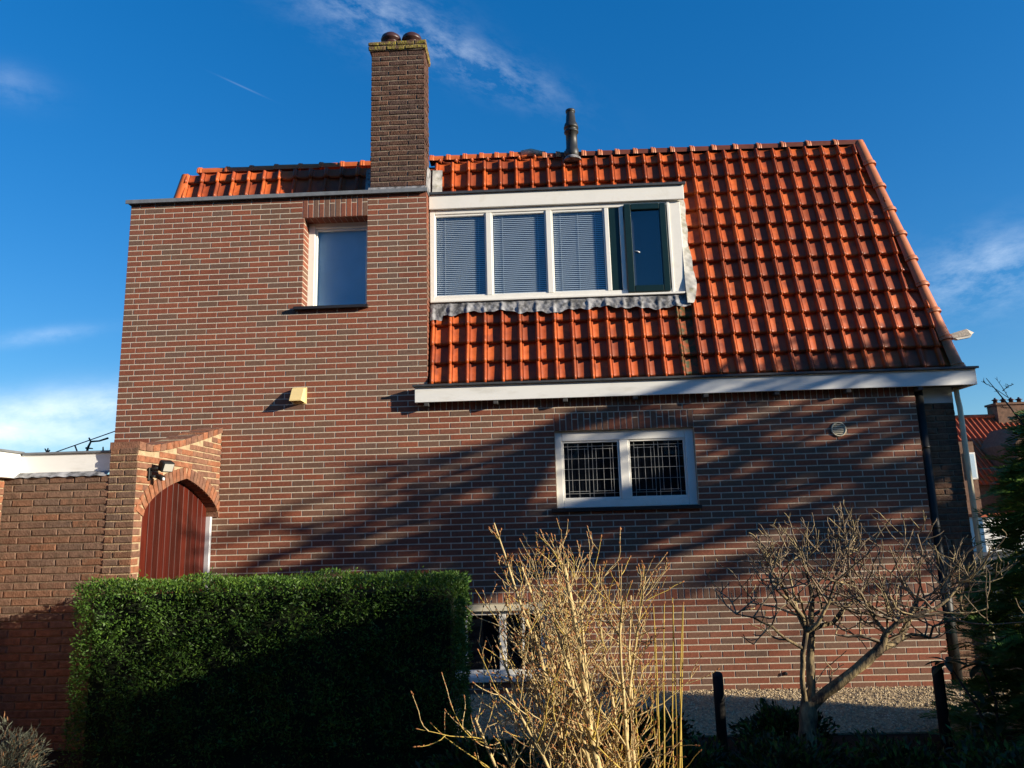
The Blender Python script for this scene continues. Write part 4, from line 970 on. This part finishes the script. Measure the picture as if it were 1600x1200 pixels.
for i, (x, y, s, lb) in enumerate([(5.95, -2.75, .30, 'low dark leafy plant just left of the pruned tree foot'), (6.62, -2.75, .26, 'low dark leafy plant just right of the pruned tree foot'),
                                   (5.35, -2.6, .24, 'low dark leafy plant right of the budding shrub, near the left post'), (7.15, -3.0, .34, 'low dark leafy plant under the conifer in the bottom right corner'), (4.1, -2.5, .22, 'low dark leafy plant between the hedge end and the budding shrub'), (7.75, -3.0, .36, 'low dark leafy plant in the far bottom right corner below the conifer'), (6.25, -1.75, .20, 'low dark leafy plant on the gravel edge behind the pruned tree trunk'), (5.2, -1.8, .22, 'low dark leafy plant on the gravel edge behind the budding shrub')]):
    bush('low_plant', (x, y, .08), s*1.6, s*1.1, s*1.0, 2200, .055, .022, ['ground_leaf', 'hedge_leaf'], .4, lb, 'plant', group='low plants along the bed')
bush('lavender', (1.10, -2.80, .16), .28, .22, .38, 2800, .05, .006, ['lavender_leaf', 'lavender_stalk'], .18, 'grey green lavender cushion in the bottom left corner', 'lavender')
# big leaved rhododendron by the second post
rh = thing('rhododendron', (7.42, -2.25, 0), 'rhododendron with drooping large dark oval leaves beside the right post', 'shrub')
s = MB(); s.tube([(7.45, -2.3, 0), (7.38, -2.25, .35), (7.24, -2.2, .64)], [.012, .009, .005], 6); s.tube([(7.45, -2.3, .1), (7.5, -2.25, .4), (7.46, -2.2, .62)], [.010, .008, .005], 6); s.build('stem', 'bark_dark', rh)
def oval(name, p, d, L_, W_, parent, matn):
    p = Vector(p); d = Vector(d).normalized(); sd = d.cross(Vector((0, 0, 1)))
    if sd.length < .1: sd = Vector((1, 0, 0))
    sd.normalize(); nn = sd.cross(d); b = MB(); vs = []
    for k in range(9):
        t = k/8; w = W_*.5*math.sin(math.pi*min(1, t*.94+.06))**.7; c0 = p+d*L_*t+Vector((0, 0, -L_*.35*t*t)); vs += [c0-sd*w+nn*w*.25, c0, c0+sd*w+nn*w*.25]
    b.add(vs, [(3*k+i, 3*k+3+i, 3*k+4+i, 3*k+1+i) for k in range(8) for i in range(2)], 0, True); b.build(name, matn, parent)
for k in range(9): a = k*.70+.2; oval('leaf', (7.24, -2.2, .64), (math.cos(a), math.sin(a)*.8, random.uniform(-.1, .5)), random.uniform(.13, .18), .05, rh, 'rhododendron_leaf')
for k in range(8): a = k*.78; oval('leaf', (7.46, -2.2, .62), (math.cos(a), math.sin(a)*.8, random.uniform(-.2, .4)), random.uniform(.12, .17), .05, rh, 'rhododendron_leaf')
for k in range(10): a = random.uniform(0, 6.28); oval('leaf', (7.45+random.uniform(-.1, .1), -2.28, random.uniform(.2, .5)), (math.cos(a), math.sin(a), random.uniform(-.2, .4)), random.uniform(.12, .17), .05, rh, 'rhododendron_leaf')
sp = thing('strap_leaf_plant', (6.78, -3.05, 0), 'clump of long arching strap leaves between pruned tree and right post', 'plant')
for (a, el, L_) in ((.35, .95, .62), (.7, .8, .5), (2.3, 1.1, .5), (2.8, .9, .45), (.1, .55, .52), (3.3, .6, .4), (1.3, 1.25, .55), (-.3, .7, .42), (.5, .45, .4), (2.0, .7, .4), (-.6, .4, .35), (3.6, .35, .3)):
    b = MB(); vs = []; d = Vector((math.cos(a), .35*math.sin(a*1.7), 0)).normalized(); sd = Vector((-d.y, d.x, 0))*.8+Vector((0, 0, .5))
    for k in range(9):
        t = k/8; e = el*(1-.55*t*t); c0 = Vector((6.78, -3.05, .03))+d*(L_*t*math.cos(el*.8)+L_*.25*t*t)+Vector((0, 0, L_*t*math.sin(e))); w = .016*(1-t**2.5)+.001; vs += [c0-sd*w, c0+sd*w]
    b.add(vs, [(2*k, 2*k+1, 2*k+3, 2*k+2) for k in range(8)], 0, True); b.build('blade', 'blade_leaf', sp)
# ---- posts
for x, y, zt, lb in ((5.70, -2.1, .59, 'short black round post between the budding shrub and the pruned tree'), (7.215, -2.1, .60, 'short black round post beside the rhododendron, right of the pruned tree')):
    b = MB(); b.lathe((x, y, 0), [(.036, -.02), (.037, zt-.03), (.033, zt-.01), (.020, zt)], 12); tag(b.build('garden_post', 'post_black'), lb, 'post', 'black garden posts along the path')
b = MB(); b.lathe((7.36, -3.0, 0), [(.012, -.02), (.011, .36), (.008, .37)], 8); tag(b.build('bamboo_stake', 'bark_yellow'), 'thin orange bamboo stake under the conifer near the right edge', 'stake')

# ================================================================== BEYOND
nb = thing('neighbour_house', (26, 27, 0), 'distant brick house with red tiled roof behind the house corner, right edge', 'house')
def beyond(x, y, Y): d = sdir(x, y); t = (Y-CAM.y)/d.y; return CAM+d*t
Yn = 26.0; rl, rr_ = beyond(1490, 642, Yn+3), beyond(1660, 634, Yn+3); zr = 6.05
b = MB(); b.box(22.3, 34, Yn, Yn+6, 0, 2.9); b.build('wall', 'far_brick', nb)
b = MB(); b.add([(21.9, Yn-.3, 2.7), (34, Yn-.3, 2.7), (34, Yn+3, zr), (23.0, Yn+3, zr), (21.9, Yn+6.3, 2.7), (34, Yn+6.3, 2.7)], [(0, 1, 2, 3), (3, 2, 5, 4), (0, 3, 4)]); nroof = b.build('roof', 'far_tile', nb)
b = MB()
for k in range(46):
    x = 22.3+k*.25; b.tube([(x, Yn-.3, 2.76), (x+(0 if k > 3 else .6), Yn+3, zr+.03)], .05, 5)
b.build('tile_ribs', 'far_tile', nroof)
b = MB(); b.tube([(23.0, Yn+3, zr+.03), (34, Yn+3, zr+.03)], .13, 8); b.build('ridge', 'far_tile', nroof)
cpt = beyond(1570, 640, Yn+3); b = MB(); b.box(26.7, 28.3, Yn+2.6, Yn+3.4, zr-.5, zr+.55); b.box(26.63, 28.37, Yn+2.53, Yn+3.47, zr+.55, zr+.65); nch = b.build('chimney', 'far_brick', nroof)
for k in range(4): b = MB(); b.lathe((26.9+k*.38, Yn+3, zr+.65), [(.10, 0), (.09, .16), (.15, .17), (.15, .20), (.05, .24), (.04, .30)], 10); b.build('chimney_pot', 'pot_clay', nch)
b = MB(); gx = beyond(1588, 700, Yn-1.2).x
b.add([(gx, Yn-1.2, 0), (gx+3, Yn-1.2, 0), (gx+3, Yn-1.2, 5.2), (gx+.6, Yn-1.2, 5.2), (gx, Yn-1.2, 4.4), (gx, Yn+1.5, 0), (gx, Yn+1.5, 4.4), (gx+.6, Yn+1.5, 5.2), (gx+3, Yn+1.5, 5.2)], [(0, 1, 2, 3, 4), (5, 0, 4, 6), (4, 3, 7, 6), (3, 2, 8, 7)]); b.build('front_gable', 'far_brick', nb)
b = MB(); sg = beyond(1520, 705, Yn-2.5)
b.box(beyond(1480, 705, Yn-2.5).x, sg.x+.05, Yn-2.5, Yn, 0, beyond(1510, 690, Yn-2.5).z); b.build('side_wing', 'far_brick', nb)
ww = beyond(1518, 728, Yn-2.5); b = MB(); b.box(ww.x-.20, ww.x+.17, Yn-2.56, Yn-2.5, ww.z-.55, ww.z+.55); wf = b.build('window', 'white_paint', nb)
b = MB(); b.box(ww.x-.15, ww.x+.12, Yn-2.57, Yn-2.561, ww.z-.48, ww.z+.48); b.build('pane', 'glass', wf)
wc = thing('white_bay', (ww.x+.6, Yn-3.4, 0), 'white painted bay and door far behind the conifer', 'bay')
b = MB(); b.box(ww.x-.5, ww.x+1.6, Yn-3.6, Yn-2.6, 0, 1.35); b.build('bay_front', 'white_paint', wc); b = MB(); b.box(ww.x-.6, ww.x+1.7, Yn-3.7, Yn-2.6, 1.35, 1.47); b.build('bay_roof', 'far_tile', wc)
# street lamp
lp = thing('street_lamp', (13.45, 9, 0), 'grey street lamp head showing past the tiled roof hip', 'street lamp')
b = MB(); b.lathe((13.40, 9, 0), [(.07, 0), (.06, 3), (.045, 5.40)], 10); b.tube([(13.40, 9, 5.3), (13.42, 9, 5.42), (13.9, 9, 5.47)], [.035, .03, .03], 8); b.build('pole', 'zinc', lp)
b = MB(); b.add([(13.80, 8.93, 5.45), (14.30, 8.90, 5.53), (14.30, 9.10, 5.53), (13.80, 9.07, 5.45), (13.82, 8.92, 5.56), (14.20, 8.88, 5.66), (14.20, 9.12, 5.66), (13.82, 9.08, 5.56), (14.40, 8.95, 5.585), (14.40, 9.05, 5.585)], [(0, 3, 2, 1), (4, 5, 6, 7), (0, 1, 5, 4), (2, 3, 7, 6), (3, 0, 4, 7), (1, 8, 5), (2, 6, 9), (5, 8, 9, 6), (1, 2, 9, 8)]); b.build('lamp_head', 'lamp_grey', lp)
b = MB(); b.add([(13.95, 8.93, 5.473), (14.34, 8.92, 5.54), (14.34, 9.08, 5.54), (13.95, 9.07, 5.473), (14.02, 8.95, 5.435), (14.30, 8.95, 5.48), (14.30, 9.05, 5.48), (14.02, 9.05, 5.435)], [(4, 7, 6, 5), (0, 1, 5, 4), (1, 2, 6, 5), (2, 3, 7, 6), (3, 0, 4, 7)]); b.build('lamp_lens', 'lamp_glass', lp)
# wire and twigs over the shed roof
p0, p1 = beyond(60, 716, 8), beyond(182, 673, 8); d = p1-p0
b = MB(); b.tube([p0-d*1.2, p1+d*3], .012, 5); tag(b.build('overhead_wire', 'wire'), 'thin overhead wire slanting above the shed roof', 'wire')
tr = thing('distant_bare_tree', (beyond(135, 705, 8).x, 8, 0), 'bare pruned twigs of a tree showing over the shed roof edge', 'tree')
b = MB(); q = [beyond(*a, 8) for a in ((134, 760), (135, 712), (137, 700), (142, 690), (139, 684))]; b.tube([(q[0].x, 8, 0)]+q, [.09, .06, .03, .025, .022, .016], 6); b.tube([q[3], beyond(155, 689, 8), beyond(169, 684.5, 8)], [.02, .018, .022], 6); b.tube([beyond(123, 712, 8), beyond(117, 696, 8)], .016, 6)
for a, c0 in (((74, 708), (70, 701)), ((74, 708), (75, 700)), ((74, 708), (78, 703)), ((74, 712), (74, 704)), ((161, 706), (161, 698)), ((134, 700), (145, 701))): b.tube([beyond(*a, 8), beyond(*c0, 8)], [.022, .012], 5)
b.build('branches', 'bark_dark', tr)

# ================================================================== PLANTS RIGHT OF THE VIEW (unseen, they throw the shade; hedge, evergreen and post added for it)
th = thing('shade_hedge', (13.6, -7, 0), 'tall unseen hedge added right of the view to shade the gravel', 'hedge')
def noisy_box(name, x0, x1, y0, y1, z1, parent, n, porous=False):
    b = MB(); b.box(x0+.08, x1-.08, y0+.05, y1-.03, 0, z1-(.05 if not porous else .38)); b.build('branch_core', 'hedge_core', parent)
    u = RNG.random((n, 3)); P = np.stack([x0+u[:, 0]*(x1-x0), y0+u[:, 1]*(y1-y0), u[:, 2]*z1], 1); f = RNG.integers(0, 4, n)
    P[f == 0, 0] = x0; P[f == 1, 0] = x1; P[f == 2, 2] = z1; P[f == 3, 1] = y1
    if porous: P = np.stack([x0+u[:, 0]*(x1-x0), y0+u[:, 1]*(y1-y0), u[:, 2]*z1*(1+.06*np.sin(u[:, 1]*17))], 1)
    leaves('foliage', P, rdir(n), rdir(n), RNG.uniform(.05, .09, n), RNG.uniform(.02, .04, n), ['hedge_leaf'], np.zeros(n, int), parent, 'stuff')
def shade(x, y, z, X):     # the point at x = X on the sun ray through (x, y, z)
    k = (X-x)/SX; return (X, y-k, z+SZ*k)
ye = shade(5.8, -.47, 0, 13)[1]
zt = shade(6.2, -2.4, .52, 13)[2]
noisy_box('shade_hedge', 13, 14, -14, ye, zt, th, 9000)  # added sun blocker, sized to shade the gravel and the tree foot
cc = shade(2.5, -2.2, .95, 13.6)
ev = thing('shade_evergreen', (13.6, cc[1], 0), 'dense unseen evergreen added right of the view to shade the clipped hedge', 'evergreen')
noisy_box('shade_evergreen', 12.9, 14.3, cc[1]-.72, cc[1]+.78, cc[2]+.05, ev, 22000, True)  # added sun blocker, shaped to darken the front of the clipped hedge
b = MB(); yy = ye+.16; b.lathe((13.1, yy, 0), [(.035, 0), (.035, zt)], 8); tag(b.build('shade_post', 'post_black'), 'slim dark unseen post added at the end of the shade hedge', 'post')  # unseen post added to cast a thin shadow line on the gravel
def big_tree(name, base, label, seed, limbs_, n_side):
    random.seed(seed); t = thing(name, base, label, 'tree'); tb = MB(); tw2 = MB()
    def br(p, d, L_, r, lvl):
        q, rr = grow(tb, p, d, L_, r, 6, .06, .0, 6, 0, r*.45)
        if lvl:
            for i in range(2, len(q)):
                if random.random() < .58: continue
                sgn = random.choice((-1, 1)); dd = (q[i]-q[i-1]).normalized()*.8+Vector((random.gauss(0, .35), random.gauss(0, .5), sgn*random.uniform(.1, .45)))
                br2 = L_*random.uniform(.40, .65)
                q2, r2 = grow(tw2, q[i], dd, br2, rr[i]*.6, 5, .08, .0, 5, 0, rr[i]*.25)
                if random.random() < .6: grow(tw2, q2[2], dd+Vector((random.gauss(0, .5), random.gauss(0, .6), random.gauss(0, .3))), br2*.6, r2[2]*.7, 4, .1, 0, 4, 0, r2[2]*.3)
    for (pts, r0, r1, side) in limbs_:
        tb.tube([Vector(p) for p in pts], [r0+(r1-r0)*k/(len(pts)-1) for k in range(len(pts))], 9)
        for k in range(int(side)):
            f = .25+.75*(k+random.random())/side; u = f*(len(pts)-1); i = min(int(u), len(pts)-2); p = Vector(pts[i]).lerp(Vector(pts[i+1]), u-i)
            if p.z-SZ*abs(p.y) < .85: continue
            s_ = Vector((random.gauss(0, .35), random.choice((-1, 1)), random.gauss(.02, .16))); br(p, s_, random.uniform(.6, 1.2), max(.026, (r0+(r1-r0)*f)*.55), 1)
    tb.build('trunk', 'bark_dark', t); tw2.build('crown_branches', 'bark_dark', t); return t
KY = 4.2
def wp(X, Z, k=KY): return (X+SX*k, -k, Z+SZ*k)       # tree point whose shadow falls on the wall at (X, Z)
big_tree('bare_tree', (wp(3.1, 0)[0], -KY, 0), 'large bare tree with crooked limbs right of the view', 11,
         [([(wp(3.1, 0)[0], -KY, 0), wp(3.15, -1.5), wp(3.45, .8), wp(4.0, 1.6), wp(4.55, 2.4), wp(4.9, 2.75)], .19, .08, 20),
          ([wp(3.45, .8), wp(2.6, 1.35, KY+.2), wp(1.7, 1.75, KY+.3)], .06, .03, 16), ([wp(3.2, .5), wp(2.3, .95, KY+.3), wp(1.3, 1.2, KY+.6)], .06, .03, 14), ([wp(3.8, 1.3), wp(4.9, 1.8, KY-.2), wp(5.9, 2.1, KY-.4)], .07, .035, 14), ([wp(3.5, .85), wp(4.5, 1.15, KY-.1), wp(5.4, 1.45, KY-.2)], .07, .035, 12)], 2)
big_tree('bare_tree', (wp(10.0, 0)[0], -KY-.6, 0), 'second bare tree with crossing limbs farther right of the view', 23,
         [([(wp(10.0, 0)[0], -KY-.6, 0), wp(9.9, -1.2, KY+.6), wp(9.6, 1.2, KY+.6), wp(9.0, 2.6, KY+.6), wp(8.6, 3.5, KY+.5)], .16, .07, 20),
          ([wp(9.6, 1.2, KY+.6), wp(8.2, 1.9, KY+.4), wp(6.8, 2.3, KY+.2), wp(5.6, 2.75, KY)], .11, .05, 36), ([wp(9.2, 2.1, KY+.6), wp(8.2, 2.7, KY+.8), wp(7.2, 3.3, KY+.9)], .08, .045, 20),
          ([wp(9.6, 1.0, KY+.6), wp(8.6, 1.35, KY+.6), wp(7.4, 1.55, KY+.7), wp(6.4, 1.7, KY+.6), wp(5.4, 1.8, KY+.4)], .08, .045, 34)], 2)
# ---- the other side of the street, behind the camera
random.seed(5)
for k in range(5):
    x0 = -37+k*11; t = thing('opposite_house', (x0+5, -13.5, 0), ['leftmost', 'second', 'middle', 'fourth', 'rightmost'][k]+' brick house of the row facing the red brick house', 'house', 'houses across the road')
    b = MB(); b.box(x0, x0+10.5, -21, -13.5, 0, 5.4); b.build('wall', 'far_brick', t)
    b = MB(); b.add([(x0-.3, -13.1, 5.3), (x0+10.8, -13.1, 5.3), (x0+10.8, -17.2, 8.3), (x0-.3, -17.2, 8.3), (x0-.3, -21.4, 5.3), (x0+10.8, -21.4, 5.3)], [(0, 1, 2, 3), (3, 2, 5, 4), (0, 3, 4), (1, 5, 2)]); b.build('roof', 'far_tile', t)
    for j in range(4):
        for zz in (1.0, 3.4):
            b = MB(); xx = x0+1+j*2.4; b.box(xx, xx+1.4, -13.52, -13.47, zz, zz+1.3); w0 = b.build('window', 'white_paint', t); b = MB(); b.box(xx+.1, xx+1.3, -13.468, -13.455, zz+.1, zz+1.2); b.build('pane', 'glass_dark', w0)
